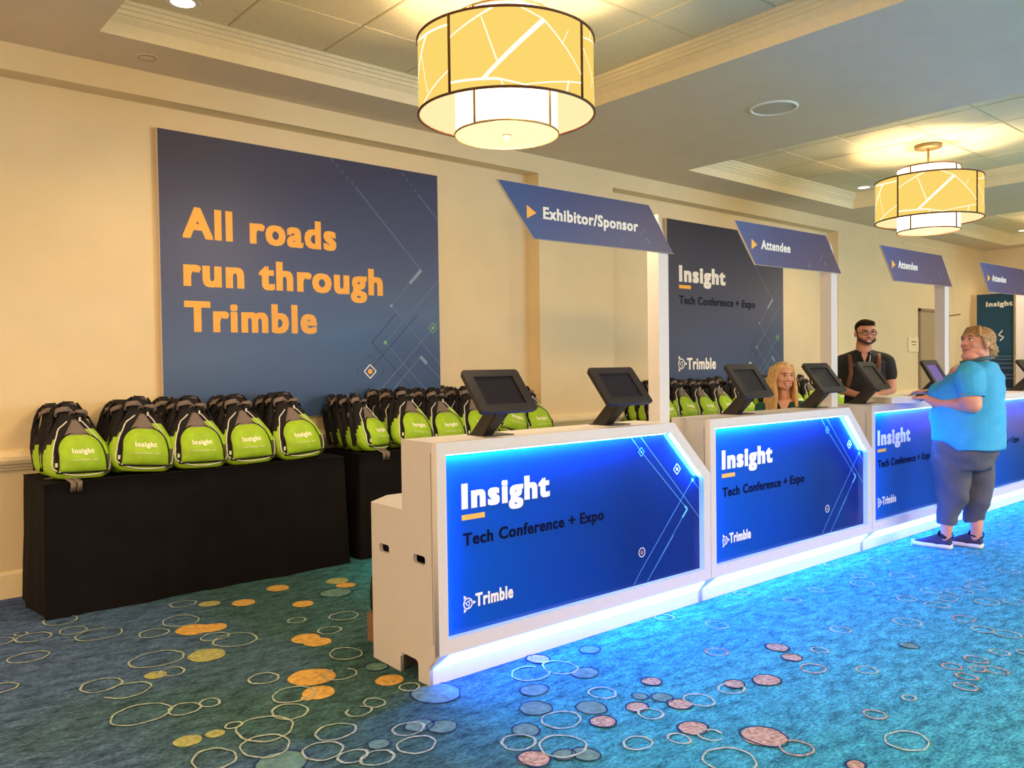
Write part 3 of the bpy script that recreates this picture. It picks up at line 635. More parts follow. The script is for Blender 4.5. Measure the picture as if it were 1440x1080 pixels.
# ------------------------------------------------------------------ tablets on stands
M_scr2 = mat('tablet_screen_violet', (.05, .03, .09), .15, emit=(.12, .07, .28), estr=.9)
def rrect(x0, x1, z0, z1, r, n=4):
    pts = []
    for cx, cz, a0 in ((x1-r, z1-r, 0), (x0+r, z1-r, 90), (x0+r, z0+r, 180), (x1-r, z0+r, 270)):
        for k in range(n+1): a = rad(a0+90*k/n); pts.append((cx+r*cos(a), cz+r*sin(a)))
    return pts
TW, THh = .322, .246
me_bezel = plate('bezel', rrect(-TW/2, TW/2, -THh/2, THh/2, .016), [rrect(-.112, .112, -.082, .082, .004)], .012)
me_back = plate('case_back', rrect(-TW/2+.004, TW/2-.004, -THh/2+.004, THh/2-.004, .014), [], .014)
tlabs = ('black tablet on a stand nearest the camera, at the near end of the counters', 'black tablet on a stand beside the Exhibitor/Sponsor post', 'black tablet on a stand at the left of the second counter', 'black tablet on a stand right of the seated blonde woman', 'dark tablet on a stand in front of the man in black', 'tablet on a stand showing a violet screen, between the man and the standing woman', 'black tablet on a stand cut by the right edge of the photo')
TABS = ((.385, .035, 41, -3), (1.222, .045, 41, -4), (2.385, .02, 36, 0), (3.30, .02, 38, -1), (4.018, .016, 35, 6), (5.02, -.03, 30, 2), (7.15, -.07, 38, 0))
for i, (x, y, tilt, yaw) in enumerate(TABS):
    yaw_ = rad(yaw); bx = x+.055*cos(yaw_)*0+.05; by = y+.10
    t = thing('tablet_kiosk', tlabs[i], 'tablet', (x, y, 1.0699), yaw_, 'tablets on the counters')
    R_ = Matrix.Translation((0, 0, .212)) @ Matrix.Rotation(-rad(tilt), 4, 'X')
    for nm, me, off, m_ in (('bezel', me_bezel, -.006, M_black), ('case_back', me_back, .006, M_black)):
        me2 = me.copy(); me2.transform(R_ @ Matrix.Translation((0, off, 0))); link(nm, me2, m_, t)
    mb = MB(); mb.box(-.113, .113, .0005, .003, -.083, .083, M=R_); link('screen', mb, M_scr2 if i == 5 else M_screen, t)
    # bent sheet stand: foot plate, rising side-folded neck
    mb = MB(); mb.box(-.055, .105, .03, .19, 0, .005); link('foot_plate', mb, M_black, t, bevel=.001)
    nb = [R_ @ Vector(p) for p in ((-.038, .021, -.09), (.038, .021, -.09), (.038, .021, -.03), (-.038, .021, -.03))]
    mb = MB(); a = [Vector((-.05, .045, .005)), Vector((.05, .045, .005))]; b = [nb[0], nb[1]]
    def sheet(q, tk):
        n_ = (q[1]-q[0]).cross(q[2]-q[1]).normalized()*tk; mb.add([*q, *[p+n_ for p in q]], [(0, 1, 2, 3), (7, 6, 5, 4), (0, 4, 5, 1), (1, 5, 6, 2), (2, 6, 7, 3), (3, 7, 4, 0)])
    sheet([Vector((-.05, .065, .005)), Vector((.0, .065, .005)), nb[1], nb[0]], .003)
    sheet([Vector((-.05, .165, .005)), Vector((-.05, .065, .005)), nb[0], nb[3]], .003)
    sheet([Vector((.0, .165, .005)), nb[2], nb[1], Vector((.0, .065, .005))], .003)
    link('stand_neck', mb, M_black, t)

# flat white box on the third counter
t = thing('white_box', 'flat white box lying on the third counter under the womans hands', 'box', (4.275, -.005, 1.0705), rad(-30))
mb = MB(); mb.box(-.115, .125, -.155, .165, 0, .030); link('box_base', mb, M_wht, t, bevel=.002)
mb = MB(); mb.box(-.118, .128, -.158, .168, .030, .046); link('box_lid', mb, M_wht, t, bevel=.002)

# ------------------------------------------------------------------ tables with black cloths
def cloth_table(x0, x1, y0, y1, label, seed, zt_=.765):
    rr = random.Random(seed)
    t = thing('folding_table', label, 'table', ((x0+x1)/2, (y0+y1)/2, 0), 0, 'bag tables along the wall')
    cx, cy = (x0+x1)/2, (y0+y1)/2; hx, hy = (x1-x0)/2, (y1-y0)/2
    mb = MB(); mb.box(-hx+.02, hx-.02, -hy+.02, hy-.02, zt_-.03, zt_-.004); link('tabletop', mb, M_wht, t)
    for sx in (-1, 1):
        for sy in (-1, 1):
            mb = MB(); mb.tube([(sx*(hx-.15), sy*(hy-.08), .0), (sx*(hx-.15), sy*(hy-.08), zt_-.03)], .014, 8); link('leg', mb, M_black, t)
    # draped cloth
    q = MB(); per = []
    def side(a, b, n):
        for k in range(n): u = k/n; per.append((a[0]+(b[0]-a[0])*u, a[1]+(b[1]-a[1])*u))
    nx, ny = int(hx*2/.03), int(hy*2/.03)
    side((-hx, -hy), (hx, -hy), nx); side((hx, -hy), (hx, hy), ny); side((hx, hy), (-hx, hy), nx); side((-hx, hy), (-hx, -hy), ny)
    n = len(per); rings = []
    ph = [rr.uniform(0, 6) for _ in range(4)]
    for z, out in ((zt_, -.006), (zt_-.006, .0), (zt_-.1, .006), (zt_-.35, .012), (.25, .020), (.003, .028)):
        rg = []
        for i, (x, y) in enumerate(per):
            ex = 1 if abs(abs(x)-hx) < 1e-6 else 0; ey = 1 if abs(abs(y)-hy) < 1e-6 else 0
            fold = (sin(i*.42+ph[0])*.5+sin(i*.19+ph[1])*.6+sin(i*.9+ph[2])*.25)*out*.55 if z < zt_-.05 else 0
            k = out+fold
            if y > hy-.001: k = min(k, .003)
            rg.append((x+(math.copysign(k, x) if ex else 0), y+(math.copysign(k, y) if ey else 0), z))
        rings.append(rg)
    q.loft(rings, cap=False); q.add([(x, y, z) for x, y, z in rings[0]], [tuple(range(n))])
    c = link('tablecloth', q, M_cloth, t, True)
    return t
T1 = cloth_table(-1.035, .845, 2.335, 2.93, 'table under a black cloth at the left, backpacks in five columns on it', 1)
T2 = cloth_table(1.00, 3.00, 2.36, 2.94, 'table under a black cloth behind the nearest counter, half hidden by it', 2)
T3 = cloth_table(4.36, 6.40, 2.33, 2.93, 'table under a black cloth below the conference panel', 3)
T4 = cloth_table(6.45, 8.60, 2.33, 2.93, 'table under a black cloth behind the seated blonde woman', 4)

# ------------------------------------------------------------------ backpacks
def interp(tab, z):
    for (a, va), (b, vb) in zip(tab[:-1], tab[1:]):
        if a <= z <= b: u = (z-a)/(b-a); u = u*u*(3-2*u)*.4+u*.6; return va+(vb-va)*u
    return tab[-1][1] if z > tab[-1][0] else tab[0][1]
HW = [(0, .135), (.025, .172), (.07, .192), (.14, .190), (.20, .170), (.26, .136), (.32, .096), (.37, .072), (.42, .055), (.455, .030)]
HD = [(0, .058), (.04, .075), (.12, .078), (.22, .062), (.32, .040), (.40, .028), (.455, .012)]
LEAN = [(0, 0), (.1, .022), (.2, .062), (.3, .115), (.4, .175), (.455, .21)]
def yfront(x, z, out=0):
    hw, hd = interp(HW, z), interp(HD, z); q = min(1, abs(x)/hw)
    return interp(LEAN, z) - hd*max(0, 1-q**2.6)**(1/2.6) - out
def make_bag_meshes(seed):
    rr = random.Random(seed); D = {}
    crump = [(rr.uniform(-.16, .16), rr.uniform(0, .4), rr.uniform(.02, .05), rr.uniform(-.007, .007)) for _ in range(22)]
    def cr(x, z): return sum(a*math.exp(-((x-cx)**2+(z-cz)**2)/(s*s)) for cx, cz, s, a in crump)
    mb = MB(); n = 36; zs = [0, .012, .03, .055, .08, .11, .14, .17, .20, .23, .26, .29, .32, .35, .38, .41, .435, .455]
    rings = []
    for z in zs:
        hw, hd, ly = interp(HW, z), interp(HD, z), interp(LEAN, z); rg = []
        for k in range(n):
            a = 2*pi*k/n; e = 2/2.6; c, s_ = cos(a), sin(a)
            x = hw*math.copysign(abs(c)**e, c); y = hd*math.copysign(abs(s_)**e, s_)
            k_ = cr(x, z); rg.append((x*(1+k_), ly+y*(1+k_*3)-k_*.4, z))
        rings.append(rg)
    mb.loft(rings); me = mb.mesh('bag_body')
    # lime sides and base, black front band, back and top
    for p in me.polygons:
        c = p.center; z = c.z; hw = interp(HW, z); q = c.x/hw; fr = c.y < interp(LEAN, z)+interp(HD, z)*.35
        lime = fr and ((z < .035) or (q < -.80 and z < .27 and c.y < interp(LEAN, z)+interp(HD, z)*(.35-1.5*max(0, z-.12)/.15)) or (q > .40 and .10 < z < .30) or (q > .80 and z < .12))
        p.material_index = 1 if lime else 0
    D['bag_body'] = (me, [M_bagblk, M_lime])
    # front pocket, arch shaped and puffed
    def patch(fx0, fx1, z0, z1, arch, puff, nx=16, nz=14, base=.004):
        q = MB(); vs = []
        for j in range(nz+1):
            v = j/nz; z = z0+(z1-z0)*v; wf = arch(v)
            for i in range(nx+1):
                u = i/nx; x = (fx0+(fx1-fx0)*u)*wf
                e = (1-(2*u-1)**4)*(1-(2*v-1)**4); y = yfront(x, z, base+puff*e) - cr(x, z)*.8
                vs.append((x, y, z))
        m_ = len(vs)
        for j in range(nz+1):
            v = j/nz; z = z0+(z1-z0)*v; wf = arch(v)
            for i in range(nx+1): u = i/nx; x = (fx0+(fx1-fx0)*u)*wf; vs.append((x, yfront(x, z, -.004), z))
        W_ = nx+1; fs = [(j*W_+i, j*W_+i+1, (j+1)*W_+i+1, (j+1)*W_+i) for j in range(nz) for i in range(nx)]
        bd = [i for i in range(W_)]+[j*W_+nx for j in range(1, nz+1)]+[nz*W_+i for i in range(nx-1, -1, -1)]+[j*W_ for j in range(nz-1, 0, -1)]
        for a, b in zip(bd, bd[1:]+bd[:1]): fs.append((b, a, a+m_, b+m_))
        q.add(vs, fs); return q, [Vector(vs[i]) for i in bd]
    arch = lambda v: (1-.10*v) if v < .5 else max(.30, (1-.10*v)*math.sqrt(max(0, 1-((v-.5)/.53)**2.4)))
    pk, bd = patch(-.138, .142, .038, .262, arch, .034); D['front_pocket'] = (pk.mesh('front_pocket'), [M_lime])
    mb = MB(); mb.tube([p+Vector((0, -.002, 0)) for p in bd], .0055, 5, True); D['pocket_zip'] = (mb.mesh('pocket_zip'), [M_bagblk])
    tri = lambda v: max(.12, 1-v*.86)
    gp, _ = patch(-.085, .085, .235, .345, tri, .010, 8, 6, .003); D['top_panel'] = (gp.mesh('top_panel'), [M_gray])
    mb = MB(); pts = []
    for k in range(33):          # piping follows the teardrop outline of the front
        u = k/32
        if u < .42: z = .335-(.335-.055)*(u/.42); x = -interp(HW, z)*(.83 if z > .12 else .86)*(1 if z < .30 else 1-(z-.30)*12)
        elif u < .72: q = (u-.42)/.30; x = -.150+.31*q; z = .055-.038*sin(pi*q)**.6
        else: q = (u-.72)/.28; z = .055+.09*q; x = .160+.012*q
        pts.append(Vector((x, yfront(x, z, .004), z)))
    mb.tube(pts, .0042, 5); 
    pts = []
    for k in range(12): z = .345-.15*k/11; x = .03+.10*(k/11)**.8; pts.append(Vector((x, yfront(x, z, .004), z)))
    mb.tube(pts, .0035, 5); D['piping'] = (mb.mesh('piping'), [M_pipe])
    # mesh side pocket
    mb = MB(); vs = []
    for j in range(7):
        z = .02+.12*j/6
        for i in range(7):
            a = rad(-50+70*i/6); hw, hd = interp(HW, z), interp(HD, z); c, s_ = cos(a), sin(a); e = 2/2.6
            vs.append((hw*1.035*math.copysign(abs(c)**e, c), interp(LEAN, z)+hd*1.06*math.copysign(abs(s_)**e, s_), z))
    mb.add(vs, [(j*7+i, j*7+i+1, (j+1)*7+i+1, (j+1)*7+i) for j in range(6) for i in range(6)]); D['side_pocket'] = (mb.mesh('side_pocket'), [M_mesh])
    mb = MB(); x, z = -.150, .085; y = yfront(-.14, z, .018); mb.box(x-.006, x+.006, y-.003, y+.003, z-.012, z+.012); x, z = .035, .347; y = yfront(x, z, .008); mb.box(x-.008, x+.002, y-.003, y+.002, z-.012, z+.012); D['zip_pull'] = (mb.mesh('zip_pull'), [M_pipe])
    # slumped shoulder straps and a bunched handle at the top
    def ribbon(q, pts, w_, mi, tw=0):
        pts = [Vector(p) for p in pts]; vs = []
        for i, p in enumerate(pts):
            a = pts[max(0, i-1)]; b = pts[min(len(pts)-1, i+1)]; t_ = (b-a).normalized(); sd = t_.cross(Vector((sin(tw+i*.5), cos(tw+i*.5), .3))).normalized()
            nn = t_.cross(sd).normalized()*.003
            vs += [p-sd*w_/2-nn, p+sd*w_/2-nn, p+sd*w_/2+nn, p-sd*w_/2+nn]
        fs = []
        for i in range(len(pts)-1):
            for k in range(4): fs.append((i*4+k, i*4+(k+1) % 4, i*4+4+(k+1) % 4, i*4+4+k))
        fs += [(3, 2, 1, 0), tuple(len(vs)-4+k for k in range(4))]; q.add(vs, fs, mi)
    def arcpts(c, rx, rz, ry, a0, a1, n=9, jit=.006): return [(c[0]+rx*cos(rad(a0+(a1-a0)*k/n))+rr.uniform(-jit, jit), c[1]+ry*sin(rad(a0+(a1-a0)*k/n))+rr.uniform(-jit, jit), c[2]+rz*sin(rad(a0+(a1-a0)*k/n))) for k in range(n+1)]
    q = MB()
    ribbon(q, arcpts((0, .185, .405), .045, .035, .02, 0, 180, 9, .012), .026, 1, 0)
    ribbon(q, arcpts((-.035, .155, .375), .05, .035, -.02, -10, 200, 9, .012), .030, 1, 1); ribbon(q, arcpts((.04, .150, .362), .05, .034, -.02, -20, 190, 9, .012), .028, 1, 2)
    ribbon(q, arcpts((rr.uniform(-.03, .05), .125, .350), .04, .026, -.02, 0, 230), .022, 0, .6)
    D['grab_strap'] = (q.mesh('grab_strap'), [M_bagblk, M_gray])
    q = MB()
    for sx in (-1, 1):
        a = [(sx*.04, .20, .44), (sx*.07, .20, .41), (sx*.10+rr.uniform(-.02, .02), .175, .36), (sx*.135, .135, .28), (sx*.165, .10, .18), (sx*.175, .08, .10), (sx*.18, .07, .04)]
        ribbon(q, a, .040, 0, sx)
    D['shoulder_strap'] = (q.mesh('shoulder_strap'), [M_bagblk, M_gray])
    # print on the pocket, following its surface
    for nm, s_, x0, x1, z0, cap in (('lettering', 'Insight', -.066, .060, .150, .030), ('small_print', '= Tech Conference   Expo', -.085, .075, .110, .007)):
        me = text_mesh(s_, x0, x1, z0, cap, .05 if nm == 'lettering' else .01, 0, .0008)
        for v in me.vertices:
            x, z = v.co.x, v.co.z; vv = (z-.038)/.224; wf = arch(vv); uu = (x/wf+.138)/.280; e = (1-(2*uu-1)**4)*(1-(2*vv-1)**4)
            v.co.y = yfront(x, z, .004+.034*e)-cr(x, z)*.8-.002+v.co.y
        D[nm] = (me, [M_print])
    return D
PROTO = []
for sd in (11, 23, 37):
    D = make_bag_meshes(sd); out = {}
    for k, (me, ms) in D.items():
        for m_ in ms: me.materials.append(m_)
        bm = bmesh.new(); bm.from_mesh(me); bmesh.ops.recalc_face_normals(bm, faces=bm.faces); bm.to_mesh(me); bm.free()
        if k not in ('zip_pull', 'lettering', 'small_print'): me.polygons.foreach_set('use_smooth', [True]*len(me.polygons))
        out[k] = me
    PROTO.append(out)
ZTAB = .7655; bi = 0
def bag(x, y, rz, label, group, roll=0, pitch=0, sc=1.0, full=True):
    global bi
    pr = PROTO[bi % 3]; bi += 1
    t = thing('backpack', label, 'backpack', (x, y, ZTAB+.004+abs(roll)*.13), 0, group)
    t.rotation_euler = (pitch, roll, rz); t.scale = (sc, sc, sc)
    for k, me in pr.items():
        if k in ('lettering', 'small_print'): continue
        o = flatcopy(k, me, t)
        if k == 'front_pocket': fp = o
    if full:
        flatcopy('lettering', pr['lettering'], fp); flatcopy('small_print', pr['small_print'], fp)
    return t
ordn = ('front', 'second', 'third', 'fourth', 'rearmost')
def column(xf, n, y0, dy, dxs, where, group, rz=0, roll=0, sc=1.0):
    for k in range(n):
        nm = ordn[k] if k < n-1 or n == 1 else ('rearmost' if n > 1 else 'front')
        bag(xf+dxs*k+random.uniform(-.012, .012), y0+dy*k, rz+random.uniform(-.07, .07)*(1 if k else 0), '%s lime and black backpack of %s' % (nm, where), group,
            roll if k == 0 else random.uniform(-.05, .05), -.03*k, sc*(1 if k == 0 else random.uniform(.95, 1.04)))
g1 = 'backpacks on the left table'
column(-.835, 3, 2.42, .150, .01, 'the leftmost column on the left table', g1, rad(8), .05, .97)
column(-.480, 3, 2.42, .150, .0, 'the second column on the left table', g1, rad(-2), .10)
column(-.155, 3, 2.415, .155, .0, 'the third column on the left table', g1, rad(0), .03)
column(.185, 3, 2.415, .155, .01, 'the fourth column on the left table', g1, rad(0), -.02)
column(.560, 3, 2.42, .15, -.01, 'the rightmost column on the left table', g1, rad(4), -.06)
g2 = 'backpacks on the middle table'
column(1.17, 4, 2.47, .118, .0, 'the leftmost column on the middle table', g2, rad(26), .04, .94)
column(1.50, 3, 2.43, .15, .0, 'the column just left of the nearest counter', g2, rad(3), .12)
column(1.83, 3, 2.44, .15, .0, 'the column behind the nearest counter corner', g2, rad(0), .0)
column(2.17, 3, 2.44, .15, .0, 'the column left of the nearest tablet stand', g2, rad(0), .02)
column(2.50, 3, 2.44, .15, .0, 'the column behind the nearest tablet stand', g2, rad(-6), .30, .95)
column(2.83, 2, 2.45, .16, .0, 'the rightmost column on the middle table', g2, rad(0), 0, .98)
g3 = 'backpacks on the table below the conference panel'
column(4.57, 4, 2.44, .13, .0, 'the column behind the first post', g3, rad(-6), .0)
column(4.93, 3, 2.44, .15, .0, 'the column just right of the first post', g3, rad(0), .12)
column(5.29, 3, 2.44, .15, .0, 'the column under the globe logo', g3, rad(2), .02)
column(5.64, 3, 2.44, .15, .0, 'the column left of the third tablet', g3, rad(0), -.02)
column(6.00, 3, 2.44, .15, .0, 'the column behind the third tablet', g3, rad(0), .05)
g4 = 'backpacks on the table behind the seated woman'
column(6.68, 2, 2.44, .16, .0, 'the column left of the seated blonde woman', g4, 0, .1)
column(7.10, 2, 2.44, .16, .0, 'the column behind the seated blonde woman', g4, 0, 0)
column(7.55, 2, 2.44, .16, .0, 'the column between blonde woman and second post', g4, 0, .02)
column(8.15, 2, 2.44, .16, .0, 'the column between second post and man', g4, 0, 0)

# loose grey straps lying on the table fronts
def loose_strap(x, y, lab, sx=1):
    q = MB(); pts = [(0, .05, .012), (.05, .01, .018), (.09, -.035, .012), (.11, -.075, -.01), (.105, -.079, -.06)]
    for dx, w_ in ((0, .03), (.05, .026)):
        vs = []
        for i, p in enumerate(pts):
            p = Vector((p[0]*sx*(1-.3*dx*10)+dx*sx, p[1], p[2]+.002)); vs += [p+Vector((-w_/2, 0, 0)), p+Vector((w_/2, 0, .004)), p+Vector((w_/2, .004, .008)), p+Vector((-w_/2, .004, .004))]
        q.add(vs, [(i*4+k, i*4+(k+1) % 4, i*4+4+(k+1) % 4, i*4+4+k) for i in range(4) for k in range(4)]+[(3, 2, 1, 0), (16, 17, 18, 19)])
    o = link('loose_strap', q, M_gray, None, True); o.location = (x, y, ZTAB); tag(o, lab, 'strap')
loose_strap(-1.00, 2.395, 'grey strap end hanging over the left corner of the left table', 1)
loose_strap(1.08, 2.415, 'grey strap end hanging over the front of the middle table', 1)
# cardboard pieces
t = thing('cardboard_box', 'small brown cardboard box between the wall and the second bag column', 'box', (-.235, 2.875, ZTAB+.001), rad(4))
mb = MB(); mb.box(-.07, .07, -.05, .035, 0, .33); link('box_body', mb, M_card, t)
mb = MB(); mb.box(-.07, .07, -.052, -.049, .31, .345, M=None); link('box_flap', mb, M_card, t)
t = thing('storage_carton', 'brown carton on the floor behind the nearest counter', 'box', (.262, .70, 0), rad(2))
mb = MB(); mb.box(-.145, .145, -.10, .10, 0, .145); link('carton_body', mb, M_card, t, bevel=.003)
mb = MB(); mb.box(-.03, .03, -.101, .101, .1455, .1463); link('packing_tape', mb, M_gray, t)
t = thing('black_bag', 'black fabric bag on the brown carton behind the nearest counter', 'bag', (.262, .70, .149), 0)
mb = MB(); R4 = []
for z, s_ in ((0, .96), (.02, 1.04), (.10, 1.06), (.18, 1.0), (.205, .85), (.215, .5)):
    R4.append([(.142*s_*math.copysign(abs(cos(2*pi*k/28))**.45, cos(2*pi*k/28)), .10*s_*math.copysign(abs(sin(2*pi*k/28))**.45, sin(2*pi*k/28)), z) for k in range(28)])
mb.loft(R4); link('bag_body', mb, M_bagblk, t, True)
mb = MB(); mb.tube([(.07*cos(rad(a)), .0, .208+.04*sin(rad(a))) for a in range(0, 181, 20)], .006, 6); link('bag_handle', mb, M_bagblk, t, True)

# ------------------------------------------------------------------ door, plaque, banners at the far end
d = thing('door', '', ''); del d['label']; del d['category']; d.name = 'door_1'; d['kind'] = 'structure'; d.location = (11.576, FY, 0)
mb = MB(); mb.box(-.05, 0, -.03, .0, 0, 2.22); mb.box(1.06, 1.11, -.03, 0, 0, 2.22); mb.box(-.05, 1.11, -.03, 0, 2.17, 2.22); link('door_frame', mb, mat('door_frame_taupe', (.28, .20, .12), .5), d, bevel=.003)
M_door = mat('door_taupe_paint', (.42, .31, .18), .5)
mb = MB(); mb.box(0, .655, -.014, -.001, .01, 2.165); mb.box(.665, 1.055, -.014, -.001, .01, 2.165); link('door_leaf', mb, M_door, d)
mb = MB(); mb.box(.74, .98, -.06, -.015, 2.02, 2.10); link('door_closer', mb, M_bronze, d, bevel=.004)
mb = MB(); mb.tube([(.86, -.05, 2.11), (.72, -.34, 2.125), (.70, -.36, 2.125)], .011, 6); mb.tube([(.86, -.05, 2.09), (.86, -.05, 2.12)], .012, 6); link('closer_arm', mb, M_brass, d)
mb = MB(); mb.box(.90, .915, -.03, -.015, 1.76, 1.95); link('latch_rod', mb, M_bronze, d)
mb = MB(); mb.tube([(.70, -.015, 1.0), (.70, -.05, 1.0), (.76, -.05, 1.0)], .010, 6); link('door_handle', mb, M_brass, d, True)
t = thing('wall_plaque', 'cream wall plate with two dark lines of writing left of the door', 'wall plate', (11.134, FY, 1.516))
mb = MB(); mb.box(0, .362, -.022, 0, 0, .236); link('plate_body', mb, M_trim, t, bevel=.006)
mb = MB(); mb.box(.10, .27, -.0235, -.022, .155, .168); mb.box(.12, .25, -.0235, -.022, .110, .121); stuff(link('plate_writing', mb, M_linedk, t))
def banner(loc, w_, h, label, head, texts):
    t = thing('standing_banner', label, 'banner', loc, rad(-90), 'banners by the far wall')   # faces -x
    mb = MB(); mb.box(0, w_, 0, .07, 0, h); link('banner_frame', mb, M_panelside, t)
    gm = gradient_mat('banner_print_%d' % int(loc[1]*10), [(0, (.012, .02, .06)), (.35, (.012, .024, .075)), (.6, (.014, .07, .14)), (1, (.014, .055, .10))], 'Z', .3, h, .5, .3)
    mb = MB(); mb.box(.01, w_-.01, -.002, 0, .01, h-.01); f = link('banner_print', mb, gm, t)
    if head: mb = MB(); mb.box(.01, w_-.01, -.0035, -.002, h-.13, h-.01); link('banner_header', mb, mat('header_light_blue', (.08, .32, .62), .5), f)
    for s_, x0, x1, z, cap, b_ in texts: letters(f, s_, x0, x1, z, cap, M_cream, b_, -.0035)
    return t, f
M_ = 'Insight'
t, f = banner((13.62, 2.72, 0), .60, 2.53, 'blue standing banner headed with the event name, behind the standing womans head', False, [('Insight', .16, .58, 2.30, .085, .042)])
mb = MB()
for z, x0, x1 in ((1.42, .30, .58), (1.37, .32, .56), (1.30, .16, .59), (1.22, .16, .59), (1.17, .26, .40), (1.10, .18, .58), (1.04, .20, .58), (.86, .48, .54)): mb.box(x0, x1, -.0035, -.002, z, z+.016)
stuff(link('small_writing', mb, M_line, f))
mb = MB(); line_strip(mb, [(.42, 1.88), (.36, 1.80), (.44, 1.76), (.38, 1.70)], .02, -.0025); link('white_mark', mb, M_cream, f)
t, f = banner((13.50, 2.04, 0), .80, 2.60, 'blue standing banner with a light blue header at the right edge of the photo', True, [])

# ------------------------------------------------------------------ people
def remesh(mb, voxel, smooth=3, name='body'):
    me = mb.mesh(name); o = bpy.data.objects.new('tmp', me); COL.objects.link(o)
    m1 = o.modifiers.new('r', 'REMESH'); m1.mode = 'VOXEL'; m1.voxel_size = voxel
    m2 = o.modifiers.new('s', 'SMOOTH'); m2.factor = .5; m2.iterations = smooth
    dg = bpy.context.evaluated_depsgraph_get(); dg.update(); ev = o.evaluated_get(dg); out = bpy.data.meshes.new_from_object(ev); out.name = name
    bpy.data.objects.remove(o); bpy.data.meshes.remove(me)
    out.polygons.foreach_set('use_smooth', [True]*len(out.polygons)); return out
from mathutils import noise as mnoise
def body_obj(name, mb, m_, parent, voxel=.009, smooth=3, folds=None):
    me = remesh(mb, voxel, smooth, name)
    if folds:                      # soft cloth folds: ridged noise stretched along the pull of the cloth
        amp, sc3, seed = folds; off = Vector((seed*3.1, seed*1.7, seed))
        nr = [v.normal.copy() for v in me.vertices]
        for v, n_ in zip(me.vertices, nr):
            p = Vector((v.co.x*sc3[0], v.co.y*sc3[1], v.co.z*sc3[2]+v.co.y*sc3[3]))+off
            r_ = 1-abs(mnoise.noise(p))*2.6; r2 = mnoise.noise(p*2.3)
            v.co += n_*amp*(max(-.6, r_)*.8-.35+.3*r2)
    me.materials.clear(); me.materials.append(m_)
    o = bpy.data.objects.new(name, me); COL.objects.link(o); o.parent = parent; return o
def skin(name, col):
    m = mat(name, col, .5, noise=.10, nscale=9, spec=.4); b = m.node_tree.nodes['Principled BSDF']
    b.inputs['Subsurface Weight'].default_value = .12; b.inputs['Subsurface Radius'].default_value = (.02, .008, .004); b.inputs['Subsurface Scale'].default_value = .5
    return m
M_skw = skin('skin_ruddy', (.66, .28, .18)); M_skm = skin('skin_tan', (.60, .27, .17)); M_sks = skin('skin_fair', (.72, .36, .25))
M_eye = mat('eye_white', (.75, .72, .70), .3); M_iris = mat('iris_dark', (.02, .012, .01), .2); M_teeth = mat('teeth', (.85, .80, .74), .3); M_lip = mat('lips', (.42, .09, .08), .45)
M_mouth = mat('mouth_dark', (.10, .02, .02), .6)
def head_prims(mb, H, s=1.0, wide=1.0):
    """H: matrix head frame; x = face left/right, -y = face forward, z up; origin at head centre; about 0.23 tall"""
    R3 = H.to_3x3()
    def E(c, r): mb.sphere(H @ Vector(c)*1, tuple(v*s for v in r), 18, 12, M=R3)
    def c_(x, y, z): return (x*s, y*s, z*s)
    E(c_(0, .012, .030), (.076*wide, .094, .088)); E(c_(0, -.022, -.005), (.066*wide, .068, .075)); E(c_(0, -.028, -.055), (.055*wide, .056, .052)); E(c_(0, -.056, -.086), (.027*wide, .024, .020))
    E(c_(0, -.072, .040), (.050*wide, .020, .026))                                   # brow
    for sx in (-1, 1):
        E(c_(sx*.036*wide, -.062, -.020), (.025, .023, .022)); E(c_(sx*.050*wide, -.010, -.062), (.018, .032, .026))  # cheek, jaw corner
        E(c_(sx*.079*wide, .010, -.004), (.010, .019, .030)); E(c_(sx*.014, -.094, -.024), (.009, .009, .008))
    mb.capsule(H @ Vector(c_(0, -.084, .026)), H @ Vector(c_(0, -.106, -.018)), .0085*s, .0125*s, 10)
    E(c_(0, -.080, -.052), (.026, .011, .007)); E(c_(0, -.078, -.066), (.022, .010, .007))
def face_bits(H, parent, smile=1, s=1.0, brow=(.10, .05, .02), open_=.010, wide=1.0, lip=None):
    R3 = H.to_3x3(); P = lambda x, y, z: H @ Vector((x*s, y*s, z*s))
    for sx in (-1, 1):
        mb = MB(); mb.sphere(P(sx*.031*wide, -.080, .014), (.0135*s, .010*s, .0075*s), 12, 8, M=R3); e = link('eye', mb, M_eye, parent, True)
        mb = MB(); mb.sphere(P(sx*.031*wide, -.0865, .014), (.0066*s, .0045*s, .0066*s), 10, 6, M=R3); link('iris', mb, M_iris, e, True)
        mb = MB(); mb.tube([P(sx*.045*wide, -.081, .018), P(sx*.031*wide, -.0895, .0225), P(sx*.018*wide, -.088, .018)], .0022*s, 5); link('eyelid', mb, M_mouth, parent, True)
        mb = MB(); mb.tube([P(sx*.052*wide, -.080, .034), P(sx*.036*wide, -.0935, .042), P(sx*.016*wide, -.096, .036)], [.002*s, .0036*s, .0035*s], 6); link('eyebrow', mb, mat('brow_%d' % int(brow[0]*1000), brow, .8), parent, True)
    mb = MB(); n = 10; up_, lo = [], []
    for k in range(n+1):
        u = -1+2*k/n; x = u*.029*wide; curve = .010*smile*u*u; yb = -.0935+.016*u*u
        up_.append(P(x, yb-.001, -.056+curve)); lo.append(P(x, yb+.001, -.056+curve-open_*(1-u*u)-.001))
    mb.add(up_+lo, [(k, k+1, n+2+k, n+1+k) for k in range(n)]); link('teeth', mb, M_teeth, parent)
    mb = MB(); mb.tube(up_, .0030*s, 6); mb.tube([p+(R3 @ Vector((0, -.001, -.001))) for p in lo], .0038*s, 6); link('lips', mb, lip or M_lip, parent, True)
